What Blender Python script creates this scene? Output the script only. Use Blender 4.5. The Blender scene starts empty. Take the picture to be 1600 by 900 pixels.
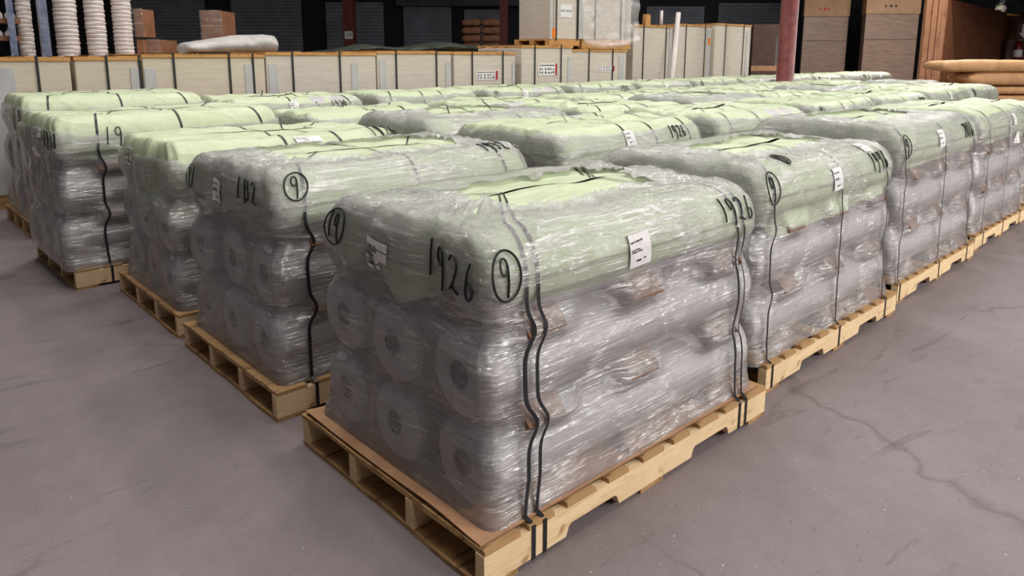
import bpy, bmesh, math, random
import numpy as np
from mathutils import Vector, Matrix

C = bpy.context.scene.collection
rng = np.random.default_rng(7)
random.seed(7)

# ------------------------------------------------------------------ camera
CAM = np.array([-1.0818, -1.2875, 1.3874])
FW = np.array([0.6632, 0.7253, -0.1846]); FW /= np.linalg.norm(FW)
RT = np.array([0.7383, -0.6745, 0.0019]); RT -= FW * (RT @ FW); RT /= np.linalg.norm(RT)
UP = np.cross(RT, FW)
FOC, PPY = 1137.9, 300.0          # pixels in a 1600 x 900 frame, the optical axis meets the frame at y = 300
cd = bpy.data.cameras.new('camera'); cam = bpy.data.objects.new('camera', cd); C.objects.link(cam)
cam.matrix_world = Matrix((( RT[0], UP[0], -FW[0], CAM[0]), (RT[1], UP[1], -FW[1], CAM[1]), (RT[2], UP[2], -FW[2], CAM[2]), (0, 0, 0, 1)))
cd.sensor_width = 36.0; cd.lens = FOC / 1600 * 36; cd.shift_y = -(450 - PPY) / 1600
cd.clip_end = 200
bpy.context.scene.camera = cam
FH = np.array([FW[0], FW[1], 0]); FH /= np.linalg.norm(FH)       # level forward and right of the view
RH = np.array([FH[1], -FH[0], 0])

def ray(u, v):
    return FW + RT * (u - 800) / FOC - UP * (v - PPY) / FOC
def on_y(u, v, y):
    d = ray(u, v); return CAM + d * ((y - CAM[1]) / d[1])
def on_d(u, v, D):
    d = ray(u, v); return CAM + d * (D / (d @ FH))

# ------------------------------------------------------------------ noise
def _hash(ix, iy, iz):
    n = (ix.astype(np.int64) * 374761393 + iy.astype(np.int64) * 668265263 + iz.astype(np.int64) * 1274126177) & 0xffffffff
    n = ((n ^ (n >> 13)) * 1274126177) & 0xffffffff
    n = n ^ (n >> 16)
    return (n & 0xffff) / 32767.5 - 1.0
def vnoise(x, y, z=0.0):
    x, y, z = np.broadcast_arrays(np.asarray(x, float), np.asarray(y, float), np.asarray(z, float))
    fx, fy, fz = np.floor(x), np.floor(y), np.floor(z)
    tx, ty, tz = x - fx, y - fy, z - fz
    tx, ty, tz = [t * t * (3 - 2 * t) for t in (tx, ty, tz)]
    out = 0
    for a in (0, 1):
        for b in (0, 1):
            for c in (0, 1):
                w = (tx if a else 1 - tx) * (ty if b else 1 - ty) * (tz if c else 1 - tz)
                out = out + w * _hash(fx + a, fy + b, fz + c)
    return out
def fbm(x, y, z=0.0, o=3):
    s, a = 0, 1.0
    for k in range(o):
        s = s + a * vnoise(x * 2 ** k, y * 2 ** k, z + 7.3 * k); a *= .5
    return s
def ridge(x, y, z=0.0, o=2):
    s, a = 0, 1.0
    for k in range(o):
        s = s + a * (1 - 2 * np.abs(vnoise(x * 2 ** k, y * 2 ** k, z + 3.7 * k))); a *= .5
    return s
def sstep(a, b, x):
    t = np.clip((x - a) / (b - a), 0, 1); return t * t * (3 - 2 * t)

# ------------------------------------------------------------------ materials
def nodes(name):
    m = bpy.data.materials.new(name); m.use_nodes = True
    nt = m.node_tree; nt.nodes.clear()
    out = nt.nodes.new('ShaderNodeOutputMaterial')
    def N(t, **k):
        n = nt.nodes.new(t)
        for a, b in k.items():
            if a == 'inp':
                for i, v in b.items():
                    if hasattr(v, 'is_output'): nt.links.new(v, n.inputs[i])
                    else: n.inputs[i].default_value = v
            else: setattr(n, a, b)
        return n
    return m, nt, out, N
def srgb(r, g, b):
    f = lambda c: (c / 255 / 12.92) if c / 255 <= .04045 else ((c / 255 + .055) / 1.055) ** 2.4
    return (f(r), f(g), f(b), 1)
def ramp(N, fac, stops):
    r = N('ShaderNodeValToRGB', inp={0: fac})
    while len(r.color_ramp.elements) < len(stops): r.color_ramp.elements.new(.5)
    for e, (p, c) in zip(r.color_ramp.elements, stops):
        e.position = p; e.color = c if len(c) == 4 else (*c, 1)
    return r.outputs[0]
def noise_tex(N, vec, scale, detail=3, rough=.55, sc=None, dist=0):
    if sc is not None:
        mp = N('ShaderNodeMapping', inp={0: vec}); mp.inputs['Scale'].default_value = sc; vec = mp.outputs[0]
    n = N('ShaderNodeTexNoise', inp={'Vector': vec, 'Scale': scale, 'Detail': detail, 'Roughness': rough, 'Distortion': dist})
    return n.outputs[0]
def simple(name, c1, c2=None, scale=8, rough=.6, bump=.0, bscale=40, sc=None, metal=0, spec=.4, mid=(.35, .65)):
    m, nt, out, N = nodes(name)
    tc = N('ShaderNodeTexCoord').outputs['Object']
    p = N('ShaderNodeBsdfPrincipled', inp={'Roughness': rough, 'Metallic': metal, 'Specular IOR Level': spec})
    if c2 is None: c2 = tuple(min(1, c * .86) for c in c1[:3]) + (1,)
    f = noise_tex(N, tc, scale, 5, .6, sc)
    col = ramp(N, f, [(mid[0], c1), (mid[1], c2)])
    nt.links.new(col, p.inputs['Base Color'])
    if bump:
        h = noise_tex(N, tc, bscale, 4, .6, sc)
        b = N('ShaderNodeBump', inp={'Height': h, 'Strength': bump, 'Distance': .01})
        nt.links.new(b.outputs[0], p.inputs['Normal'])
    nt.links.new(p.outputs[0], out.inputs[0])
    return m

def film_material(name='stretch film', haze_lo=.22, haze_hi=.85, tint=(.90, .87, .88, 1), gloss=.9):
    m, nt, out, N = nodes(name)
    uv = N('ShaderNodeUVMap').outputs[0]
    rim = N('ShaderNodeAttribute', attribute_name='rim').outputs['Fac']
    calm = N('ShaderNodeAttribute', attribute_name='calm').outputs['Fac']
    def mapped(sx, sy, rot=0):
        mp = N('ShaderNodeMapping', inp={0: uv}); mp.inputs['Scale'].default_value = (sx, sy, 1); mp.inputs['Rotation'].default_value = (0, 0, rot); return mp.outputs[0]
    M = lambda op, a, b=None, clamp=False: N('ShaderNodeMath', operation=op, use_clamp=clamp, inp={0: a, **({1: b} if b is not None else {})}).outputs[0]
    st1 = noise_tex(N, mapped(2.2, 75, .03), 1, 4, .6)               # long stretch lines round the load
    st2 = noise_tex(N, mapped(5, 150, -.10), 1, 3, .6)
    st3 = noise_tex(N, mapped(3, 40, .20), 1, 3, .6)
    big = noise_tex(N, mapped(2.5, 5), 1, 3, .5)
    crm = noise_tex(N, mapped(38, 38), 1, 5, .7, dist=1.2)
    gate = N('ShaderNodeMapRange', inp={0: noise_tex(N, mapped(2.6, 4.2, .25), 1, 4, .6, dist=.8), 1: .42, 2: .66, 3: .06, 4: 1.}).outputs[0]
    gate = M('MULTIPLY', gate, M('SUBTRACT', 1., M('MULTIPLY', calm, .8)))
    mr = M('MULTIPLY', gate, N('ShaderNodeMapRange', inp={0: M('ADD', M('MULTIPLY', st1, .7), M('MULTIPLY', st2, .3)), 1: .44, 2: .66, 3: 0., 4: 1.}).outputs[0])
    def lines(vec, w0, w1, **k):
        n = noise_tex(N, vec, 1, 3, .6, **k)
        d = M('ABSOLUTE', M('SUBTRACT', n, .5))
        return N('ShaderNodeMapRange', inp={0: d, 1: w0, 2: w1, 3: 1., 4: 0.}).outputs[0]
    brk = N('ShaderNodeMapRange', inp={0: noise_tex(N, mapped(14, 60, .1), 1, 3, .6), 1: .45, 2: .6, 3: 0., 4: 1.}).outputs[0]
    ln = M('MULTIPLY', M('MULTIPLY', M('ADD', lines(mapped(1.6, 46, .05), .004, .022), lines(mapped(2.2, 60, -.12), .004, .02)), brk), M('ADD', .12, gate), True)  # thin stretch-whitened lines, strengthened to stand in for glints
    crl = lines(mapped(55, 55), .006, .035, dist=2.0)  # crumple lines whitened at the rim in place of sparkle
    mb = N('ShaderNodeMapRange', inp={0: big, 1: .35, 2: .7, 3: 0., 4: 1.}).outputs[0]
    rc = M('MULTIPLY', rim, N('ShaderNodeMapRange', inp={0: crm, 1: .35, 2: .7, 3: .1, 4: 1.}).outputs[0])
    hz = M('ADD', haze_lo, M('MULTIPLY', haze_hi - haze_lo, M('MULTIPLY', mr, M('ADD', .35, M('MULTIPLY', mb, .65)))))
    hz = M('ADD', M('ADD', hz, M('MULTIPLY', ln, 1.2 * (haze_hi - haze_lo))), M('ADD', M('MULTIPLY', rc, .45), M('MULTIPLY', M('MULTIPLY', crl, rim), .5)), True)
    hgt = M('ADD', M('ADD', M('MULTIPLY', st1, .9), M('MULTIPLY', st2, .5)), M('MULTIPLY', st3, .6))
    hgt = M('MULTIPLY', hgt, M('ADD', .25, gate))
    hgt = M('ADD', M('MULTIPLY', hgt, M('SUBTRACT', 1.05, M('MULTIPLY', rim, .6))), M('MULTIPLY', M('MULTIPLY', crm, rim), 7.0))
    hgt = M('ADD', hgt, M('MULTIPLY', big, .8))
    b = N('ShaderNodeBump', inp={'Height': hgt, 'Strength': 1.0, 'Distance': .012})
    b2 = N('ShaderNodeBump', inp={'Height': hgt, 'Strength': .35, 'Distance': .006})
    tr = N('ShaderNodeBsdfTransparent', inp={0: (.97, .97, .98, 1)})
    df = N('ShaderNodeBsdfDiffuse', inp={0: tint, 'Normal': b2.outputs[0]})
    tl = N('ShaderNodeBsdfTranslucent', inp={0: tint})
    dd = N('ShaderNodeMixShader', inp={0: .25, 1: df.outputs[0], 2: tl.outputs[0]})
    mix = N('ShaderNodeMixShader', inp={0: hz, 1: tr.outputs[0], 2: dd.outputs[0]})
    gl = N('ShaderNodeBsdfGlossy', inp={0: (1, 1, 1, 1), 'Roughness': .19, 'Normal': b.outputs[0]})
    fr = N('ShaderNodeFresnel', inp={'IOR': 1.5, 'Normal': b2.outputs[0]}).outputs[0]
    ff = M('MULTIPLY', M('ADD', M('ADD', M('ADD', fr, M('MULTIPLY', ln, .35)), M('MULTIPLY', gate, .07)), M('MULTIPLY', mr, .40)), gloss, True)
    fin = N('ShaderNodeMixShader', inp={0: ff, 1: mix.outputs[0], 2: gl.outputs[0]})
    nt.links.new(fin.outputs[0], out.inputs[0])
    return m

def cover_material():
    m, nt, out, N = nodes('green wrapper sheet')
    uv = N('ShaderNodeUVMap').outputs[0]
    def mapped(sx, sy, rot=0):
        mp = N('ShaderNodeMapping', inp={0: uv}); mp.inputs['Scale'].default_value = (sx, sy, 1); mp.inputs['Rotation'].default_value = (0, 0, rot); return mp.outputs[0]
    n1 = noise_tex(N, mapped(3, 5, .3), 1, 3, .5, dist=.6)
    plt = noise_tex(N, mapped(1.6, 17, .04), 1, 3, .55, dist=.5)
    v = N('ShaderNodeTexVoronoi', feature='DISTANCE_TO_EDGE', inp={'Vector': mapped(4, 7, .2), 'Scale': 1.0})
    rg = N('ShaderNodeMapRange', inp={0: v.outputs[0], 1: 0., 2: .12, 3: 1., 4: 0.}).outputs[0]
    fine = noise_tex(N, mapped(30, 22), 1, 4, .6)
    M = lambda op, a, b: N('ShaderNodeMath', operation=op, inp={0: a, 1: b}).outputs[0]
    h = M('ADD', M('ADD', M('ADD', M('MULTIPLY', n1, 1.1), M('MULTIPLY', plt, .7)), M('MULTIPLY', rg, .25)), M('MULTIPLY', fine, .25))
    b = N('ShaderNodeBump', inp={'Height': h, 'Strength': .7, 'Distance': .02})
    back = N('ShaderNodeNewGeometry').outputs['Backfacing']
    col = ramp(N, n1, [(.3, srgb(204, 214, 182)), (.7, srgb(192, 204, 168))])
    mx = N('ShaderNodeMix', data_type='RGBA', inp={0: back, 6: col, 7: srgb(140, 165, 70)})
    p = N('ShaderNodeBsdfPrincipled', inp={'Base Color': mx.outputs[2], 'Roughness': .5, 'Specular IOR Level': .35, 'Normal': b.outputs[0]})
    nt.links.new(p.outputs[0], out.inputs[0])
    return m

def roll_material():
    m, nt, out, N = nodes('white poly wrapped roll')
    tc = N('ShaderNodeTexCoord').outputs['Object']
    g = N('ShaderNodeSeparateXYZ', inp={0: tc})
    M = lambda op, a, b=None: N('ShaderNodeMath', operation=op, inp={0: a, **({1: b} if b is not None else {})}).outputs[0]
    ang = M('ARCTAN2', g.outputs[1], g.outputs[2])
    cv = N('ShaderNodeCombineXYZ', inp={0: M('MULTIPLY', ang, 7.0), 1: M('MULTIPLY', g.outputs[0], 1.2)})
    fold = noise_tex(N, cv.outputs[0], 1.6, 3, .6)
    fine = noise_tex(N, tc, 18, 4, .6, (1, 1, 1))
    h = M('ADD', fold, M('MULTIPLY', fine, .5))
    b = N('ShaderNodeBump', inp={'Height': h, 'Strength': .55, 'Distance': .012})
    col = ramp(N, fine, [(.3, srgb(206, 202, 203)), (.7, srgb(188, 184, 186))])
    p = N('ShaderNodeBsdfPrincipled', inp={'Base Color': col, 'Roughness': .38, 'Specular IOR Level': .5, 'Normal': b.outputs[0]})
    nt.links.new(p.outputs[0], out.inputs[0])
    return m

def wood_material(name, c1, c2, c3, gs=(5, 26, 34)):
    m, nt, out, N = nodes(name)
    tc = N('ShaderNodeTexCoord').outputs['Object']
    gr = noise_tex(N, tc, 1, 5, .65, gs, dist=.8)
    big = noise_tex(N, tc, 4.0, 3, .6)
    col = ramp(N, gr, [(.30, c2), (.48, c1), (.62, c1), (.80, c3)])
    knot = ramp(N, noise_tex(N, tc, 11, 2, .5), [(.66, (1, 1, 1)), (.74, (.45, .33, .22))])
    mx = N('ShaderNodeMix', data_type='RGBA', blend_type='MULTIPLY', inp={0: .7, 6: col, 7: knot})
    mx2 = N('ShaderNodeMix', data_type='RGBA', blend_type='MULTIPLY', inp={0: .5, 6: mx.outputs[2], 7: ramp(N, big, [(.3, (.72, .66, .6)), (.6, (1, 1, 1))])})
    b = N('ShaderNodeBump', inp={'Height': gr, 'Strength': .5, 'Distance': .004})
    p = N('ShaderNodeBsdfPrincipled', inp={'Base Color': mx2.outputs[2], 'Roughness': .75, 'Specular IOR Level': .2, 'Normal': b.outputs[0]})
    nt.links.new(p.outputs[0], out.inputs[0])
    return m

def floor_material():
    m, nt, out, N = nodes('worn sealed concrete')
    tc = N('ShaderNodeTexCoord').outputs['Object']
    M = lambda op, a, b: N('ShaderNodeMath', operation=op, inp={0: a, 1: b}).outputs[0]
    big = noise_tex(N, tc, .9, 5, .6)
    mid = noise_tex(N, tc, 9, 6, .7)
    fine = noise_tex(N, tc, 120, 3, .7)
    col = ramp(N, big, [(.3, srgb(130, 119, 120)), (.7, srgb(144, 132, 133))])
    c2 = ramp(N, mid, [(.3, (.78, .77, .78)), (.65, (1, 1, 1))])
    mx = N('ShaderNodeMix', data_type='RGBA', blend_type='MULTIPLY', inp={0: .6, 6: col, 7: c2})
    c3 = ramp(N, fine, [(.35, (.8, .8, .8)), (.6, (1.0, 1.0, 1.0))])
    mx2 = N('ShaderNodeMix', data_type='RGBA', blend_type='MULTIPLY', inp={0: .6, 6: mx.outputs[2], 7: c3})
    # pale grit specks and dark tyre scuffs lying on the slab
    v = N('ShaderNodeTexVoronoi', feature='F1', inp={'Vector': tc, 'Scale': 16.0, 'Randomness': 1.0})
    sp = ramp(N, v.outputs['Distance'], [(.035, (1, 1, 1)), (.075, (0, 0, 0))])
    gate = ramp(N, noise_tex(N, tc, 2.3, 2, .5), [(.48, (0, 0, 0)), (.58, (1, 1, 1))])
    spk = N('ShaderNodeMix', data_type='RGBA', blend_type='MULTIPLY', inp={0: 1., 6: sp, 7: gate})
    mx3 = N('ShaderNodeMix', data_type='RGBA', inp={0: M('MULTIPLY', spk.outputs[2], .6), 6: mx2.outputs[2], 7: srgb(205, 200, 198)})
    v2 = N('ShaderNodeTexVoronoi', feature='F1', inp={'Vector': tc, 'Scale': 42.0, 'Randomness': 1.0})
    sp2 = ramp(N, v2.outputs['Distance'], [(.06, (1, 1, 1)), (.11, (0, 0, 0))])
    gate2 = ramp(N, noise_tex(N, tc, 5, 3, .6), [(.52, (0, 0, 0)), (.62, (1, 1, 1))])
    spk2 = N('ShaderNodeMix', data_type='RGBA', blend_type='MULTIPLY', inp={0: 1., 6: sp2, 7: gate2})
    mx3 = N('ShaderNodeMix', data_type='RGBA', inp={0: M('MULTIPLY', spk2.outputs[2], .4), 6: mx3.outputs[2], 7: srgb(190, 182, 180)})
    wv = N('ShaderNodeMix', data_type='RGBA', blend_type='LINEAR_LIGHT', inp={0: .09, 6: tc, 7: N('ShaderNodeTexNoise', inp={'Vector': tc, 'Scale': 5., 'Detail': 5.}).outputs[1]})
    ck = N('ShaderNodeTexVoronoi', feature='DISTANCE_TO_EDGE', inp={'Vector': wv.outputs[2], 'Scale': .42})
    ckm = ramp(N, ck.outputs[0], [(.0015, (1, 1, 1)), (.005, (0, 0, 0))])
    ckg = ramp(N, noise_tex(N, tc, .8, 2, .5), [(.50, (0, 0, 0)), (.58, (1, 1, 1))])
    ckf = N('ShaderNodeMix', data_type='RGBA', blend_type='MULTIPLY', inp={0: 1., 6: ckm, 7: ckg})
    mx3 = N('ShaderNodeMix', data_type='RGBA', inp={0: M('MULTIPLY', ckf.outputs[2], .4), 6: mx3.outputs[2], 7: srgb(66, 58, 58)})
    fl = N('ShaderNodeTexVoronoi', feature='F1', inp={'Vector': N('ShaderNodeMapping', inp={0: tc, 'Scale': (14., 34., 1.), 'Rotation': (0, 0, .7)}).outputs[0], 'Scale': 1.0})
    flm = ramp(N, fl.outputs['Distance'], [(.05, (1, 1, 1)), (.10, (0, 0, 0))])
    mx3 = N('ShaderNodeMix', data_type='RGBA', inp={0: M('MULTIPLY', flm, .5), 6: mx3.outputs[2], 7: srgb(70, 62, 62)})
    scf = noise_tex(N, tc, 1, 4, .65, (1.0, 5.5, 1), dist=1.4)
    scm = ramp(N, scf, [(.60, (0, 0, 0)), (.68, (1, 1, 1))])
    mx4 = N('ShaderNodeMix', data_type='RGBA', inp={0: M('MULTIPLY', scm, .35), 6: mx3.outputs[2], 7: srgb(72, 64, 66)})
    b = N('ShaderNodeBump', inp={'Height': M('ADD', fine, mid), 'Strength': .25, 'Distance': .003})
    p = N('ShaderNodeBsdfPrincipled', inp={'Base Color': mx4.outputs[2], 'Roughness': .62, 'Specular IOR Level': .35, 'Normal': b.outputs[0]})
    nt.links.new(p.outputs[0], out.inputs[0])
    return m

MT = dict(
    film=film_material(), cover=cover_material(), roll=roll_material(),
    pine=wood_material('pale pine', srgb(236, 208, 166), srgb(208, 172, 124), srgb(242, 220, 182)),
    deck=wood_material('rough deck board', srgb(184, 146, 102), srgb(98, 72, 48), srgb(206, 172, 126)),
    orange_wood=wood_material('top frame lumber', srgb(206, 156, 98), srgb(146, 98, 52), srgb(222, 182, 130)),
    kraft=simple('kraft board', srgb(184, 142, 108), srgb(164, 122, 90), 9, .7, .25, 60),
    cradle=simple('brown moulded pulp', srgb(142, 102, 76), srgb(112, 80, 60), 14, .8, .4, 60),
    strap=simple('black strap', srgb(26, 26, 30), srgb(34, 34, 38), 20, .4),
    ink=simple('black marker ink', srgb(18, 18, 18), srgb(24, 24, 24), 20, .5),
    paper=simple('white label paper', srgb(238, 236, 236), srgb(226, 222, 224), 30, .6, .3, 30),
    core=simple('grey core board', srgb(62, 58, 58), srgb(50, 47, 47), 30, .8),
    hole=simple('shaded inside of core', srgb(24, 23, 23), srgb(18, 17, 17), 30, .9),  # near-black colour for the shade inside the hollow core
    floor=floor_material(),
    board=simple('pale wrapped board', srgb(214, 204, 192), srgb(202, 191, 180), 3, .42, .25, 9, (1, 1, 9)),
    board_warm=simple('cream wrapped board', srgb(216, 203, 184), srgb(206, 192, 174), 3, .42, .25, 9, (1, 1, 9)),
    corner=simple('grey corner board', srgb(196, 194, 194), srgb(182, 180, 182), 6, .6),
    white=simple('white plastic', srgb(232, 224, 220), srgb(222, 212, 210), 10, .35),
    blue=simple('blue grey plastic', srgb(120, 128, 150), srgb(86, 94, 120), 12, .25, .4, 20),
    red=simple('red print', srgb(170, 36, 50), srgb(160, 30, 44), 20, .6),
    orange=simple('orange tag', srgb(240, 130, 20), srgb(232, 120, 16), 20, .6),
    print_=simple('black print', srgb(56, 54, 54), srgb(64, 62, 62), 20, .6),
    wall=simple('dim far wall', srgb(34, 34, 38), srgb(22, 22, 25), 1.2, .8, .2, 14),  # near-black tone stands in for the dimness far from the lamps
    upper=simple('grey upper panel', srgb(74, 74, 78), srgb(58, 58, 62), 2, .7),
    shutter=simple('charcoal shutter', srgb(122, 124, 134), srgb(104, 106, 116), 2, .5),
    column=simple('oxide red steel', srgb(122, 58, 52), srgb(92, 40, 38), 9, .55, .2, 30),
    carton=simple('brown carton', srgb(150, 104, 76), srgb(128, 86, 62), 6, .6, .15, 20),
    gaylord=simple('tan carton', srgb(160, 128, 98), srgb(146, 114, 86), 3, .7),
    gaylord_dark=simple('film wrapped carton', srgb(146, 124, 110), srgb(120, 102, 92), 2.5, .35, .35, 10, (1, 1, 8)),
    side_dark=simple('dark carton side', srgb(92, 84, 88), srgb(80, 72, 76), 2.5, .5),
    bag=simple('brown paper sack', srgb(204, 160, 114), srgb(184, 138, 96), 6, .6, .5, 14),
    tarp=simple('dark green tarpaulin', srgb(78, 86, 72), srgb(52, 60, 50), 7, .5, .6, 12),
    grey_tarp=simple('grey plastic sheet', srgb(206, 203, 200), srgb(182, 179, 176), 7, .45, .6, 12),
    plank=wood_material('weathered plank', srgb(128, 82, 56), srgb(76, 48, 34), srgb(150, 102, 72), (16, 16, 1.6)),
    post=wood_material('rough sawn post', srgb(168, 122, 94), srgb(112, 74, 56), srgb(192, 150, 120), (26, 26, 2.0)),
    steel=simple('galvanised steel', srgb(150, 150, 152), srgb(120, 120, 124), 12, .4, metal=.6),
    ext_red=simple('extinguisher red', srgb(120, 24, 24), srgb(100, 18, 18), 12, .3),
    fascia=simple('dark corrugated roof', srgb(60, 62, 68), srgb(46, 48, 54), 5, .5),
    glass=simple('lamp glass', srgb(235, 225, 200), srgb(245, 235, 215), 12, .15),
    brownbox=simple('dark brown panel', srgb(88, 66, 58), srgb(74, 54, 48), 3, .7),
)

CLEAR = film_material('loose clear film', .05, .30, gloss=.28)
# ------------------------------------------------------------------ object helpers
def link(name, me, mat, parent=None, smooth=False):
    if mat is not None and not me.materials: me.materials.append(MT[mat] if isinstance(mat, str) else mat)
    o = bpy.data.objects.new(name, me); C.objects.link(o)
    if parent is not None: o.parent = parent
    if smooth and me.polygons: me.polygons.foreach_set('use_smooth', [True] * len(me.polygons))
    return o
def tag(o, label, cat=None, group=None, kind=None):
    if label: o['label'] = label
    if cat: o['category'] = cat
    if group: o['group'] = group
    if kind: o['kind'] = kind
    return o
def empty(name, loc, rz=0, label=None, cat=None, group=None):
    o = bpy.data.objects.new(name, None); C.objects.link(o); o.empty_display_size = .1
    o.location = loc; o.rotation_euler = (0, 0, rz)
    return tag(o, label, cat, group)
def text_mesh(body, size, mat, parent, loc):
    cu = bpy.data.curves.new('lettering', 'FONT'); cu.body = body; cu.size = size; cu.align_x = 'CENTER'; cu.align_y = 'CENTER'; cu.extrude = .001
    t = bpy.data.objects.new('lettering_source', cu); C.objects.link(t)
    me = bpy.data.meshes.new_from_object(t.evaluated_get(bpy.context.evaluated_depsgraph_get())); bpy.data.objects.remove(t); bpy.data.curves.remove(cu)
    me.materials.clear(); o = link('lettering', me, mat, parent); o.location = loc; o.rotation_euler = (math.pi / 2, 0, 0); return o
class MB:
    """collects verts and faces of one mesh"""
    def __init__(s): s.v, s.f = [], []
    def box(s, x0, x1, y0, y1, z0, z1, jit=0):
        b = len(s.v)
        for z in (z0, z1):
            for x, y in ((x0, y0), (x1, y0), (x1, y1), (x0, y1)):
                s.v.append((x + random.uniform(-jit, jit), y + random.uniform(-jit, jit), z + random.uniform(-jit, jit) * .4))
        s.f += [tuple(b + i for i in q) for q in ((3, 2, 1, 0), (4, 5, 6, 7), (0, 1, 5, 4), (1, 2, 6, 5), (2, 3, 7, 6), (3, 0, 4, 7))]
        return s
    def prism(s, poly, ext, axis='y', base=0.0):
        """closed 2-D polygon extruded from base to base+ext; axis y: poly is (x, z); axis x: poly is (y, z); axis z: poly is (x, y)"""
        b, n = len(s.v), len(poly)
        for t in (base, base + ext):
            for p, q in poly:
                s.v.append({'y': (p, t, q), 'x': (t, p, q), 'z': (p, q, t)}[axis])
        s.f.append(tuple(range(b, b + n))); s.f.append(tuple(range(b + 2 * n - 1, b + n - 1, -1)))
        for i in range(n):
            j = (i + 1) % n; s.f.append((b + j, b + i, b + n + i, b + n + j))
        return s
    def tube(s, pts, r, n=8, caps=True):
        pts = [Vector(p) for p in pts]; b = len(s.v); prev = None
        for i, p in enumerate(pts):
            d = (pts[min(i + 1, len(pts) - 1)] - pts[max(i - 1, 0)]).normalized()
            if prev is None: a = d.orthogonal().normalized()
            else: a = (prev - d * prev.dot(d)).normalized()
            prev = a; c = d.cross(a)
            rr = r[i] if isinstance(r, (list, tuple)) else r
            for k in range(n):
                t = 2 * math.pi * k / n; s.v.append(tuple(p + (a * math.cos(t) + c * math.sin(t)) * rr))
        for i in range(len(pts) - 1):
            for k in range(n):
                j = (k + 1) % n; s.f.append((b + i * n + k, b + i * n + j, b + (i + 1) * n + j, b + (i + 1) * n + k))
        if caps:
            s.f.append(tuple(b + k for k in range(n - 1, -1, -1))); s.f.append(tuple(b + (len(pts) - 1) * n + k for k in range(n)))
        return s
    def lathe(s, prof, n=24, axis='z', close=False):
        b = len(s.v); m = len(prof)
        for r, h in prof:
            for k in range(n):
                t = 2 * math.pi * k / n
                s.v.append((r * math.cos(t), r * math.sin(t), h) if axis == 'z' else (h, r * math.cos(t), r * math.sin(t)))
        for i in range(m if close else m - 1):
            i2 = (i + 1) % m
            for k in range(n):
                j = (k + 1) % n; s.f.append((b + i * n + k, b + i * n + j, b + i2 * n + j, b + i2 * n + k))
        return s
    def grid(s, P, closed_u=False):
        """P: rows x cols x 3"""
        R, K = P.shape[:2]; b = len(s.v); s.v += [tuple(p) for p in P.reshape(-1, 3)]
        for i in range(R - 1):
            for j in range(K if closed_u else K - 1):
                j2 = (j + 1) % K; s.f.append((b + i * K + j, b + i * K + j2, b + (i + 1) * K + j2, b + (i + 1) * K + j))
        return s
    def mesh(s, name):
        me = bpy.data.meshes.new(name); me.from_pydata(s.v, [], s.f); me.update(); return me
    def fix(s, name):
        me = s.mesh(name); bm = bmesh.new(); bm.from_mesh(me); bmesh.ops.recalc_face_normals(bm, faces=bm.faces); bm.to_mesh(me); bm.free(); return me
    def build(s, name, mat, parent=None, smooth=False, bevel=0):
        o = link(name, s.fix(name), mat, parent, smooth)
        if bevel:
            md = o.modifiers.new('bevel', 'BEVEL'); md.width = bevel; md.segments = 2; md.limit_method = 'ANGLE'
        return o
def copy_of(src, parent=None, label=None):
    c = src.copy(); C.objects.link(c)
    if parent is not None: c.parent = parent
    return c

# ------------------------------------------------------------------ pallets (1.44 x 1.01 m, four stringers)
PL, PW = 1.44, 1.01
def stringer_mesh():
    def notch(xc, w, sgn):
        return [(xc - w / 2, .016), (xc - w / 2 + .012, .046), (xc - w / 2 + .024, .052), (xc + w / 2 - .024, .052), (xc + w / 2 - .012, .046), (xc + w / 2, .016)]
    poly = [(0, .016)] + notch(.43, .24, 1) + notch(1.06, .24, 1) + [(PL, .016), (PL, .105), (0, .105)]
    return MB().prism(poly, .036).fix('stringer')
STR_ME = stringer_mesh()
DECK_X = [(.0, .13), (.165, .095), (.31, .13), (.50, .095), (.67, .11), (.83, .095), (.985, .12), (1.15, .10), (1.305, .135)]
BOT_X = [(.0, .12), (.66, .12), (1.32, .12)]
def board_mesh(w, seed, z0, z1):
    random.seed(seed); m = MB(); n = 9
    ys = [k / (n - 1) * PW for k in range(n)]
    for y in ys:
        j = random.uniform(-.004, .004)
        for x, z in ((j, z0), (w + random.uniform(-.003, .003), z0), (w + random.uniform(-.003, .003), z1 + random.uniform(-.002, .001)), (j + random.uniform(-.002, .002), z1 + random.uniform(-.002, .001))):
            m.v.append((x, y, z))
    for i in range(n - 1):
        for k in range(4):
            m.f.append((i * 4 + k, i * 4 + (k + 1) % 4, (i + 1) * 4 + (k + 1) % 4, (i + 1) * 4 + k))
    m.f += [(3, 2, 1, 0), tuple((n - 1) * 4 + k for k in range(4))]
    return m.fix('deck_board')
DECK_ME = [board_mesh(w, i, .105, .121) for i, (x, w) in enumerate(DECK_X)]
BOT_ME = [board_mesh(w, 40 + i, .0, .016) for i, (x, w) in enumerate(BOT_X)]
def pallet(loc, rz, label):
    r = empty('wooden_pallet', loc, rz, label, 'pallet', 'wooden pallets under the roll loads')
    for k in range(4):
        o = link('stringer', STR_ME, 'pine', r); o.location = (0, k * (PW - .036) / 3, 0)
    for (x, w), me in zip(DECK_X, DECK_ME):
        o = link('deck_board', me, 'deck', r); o.location = (x, 0, 0)
    for (x, w), me in zip(BOT_X, BOT_ME):
        o = link('bottom_board', me, 'deck', r); o.location = (x, 0, 0)
    return r

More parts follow.
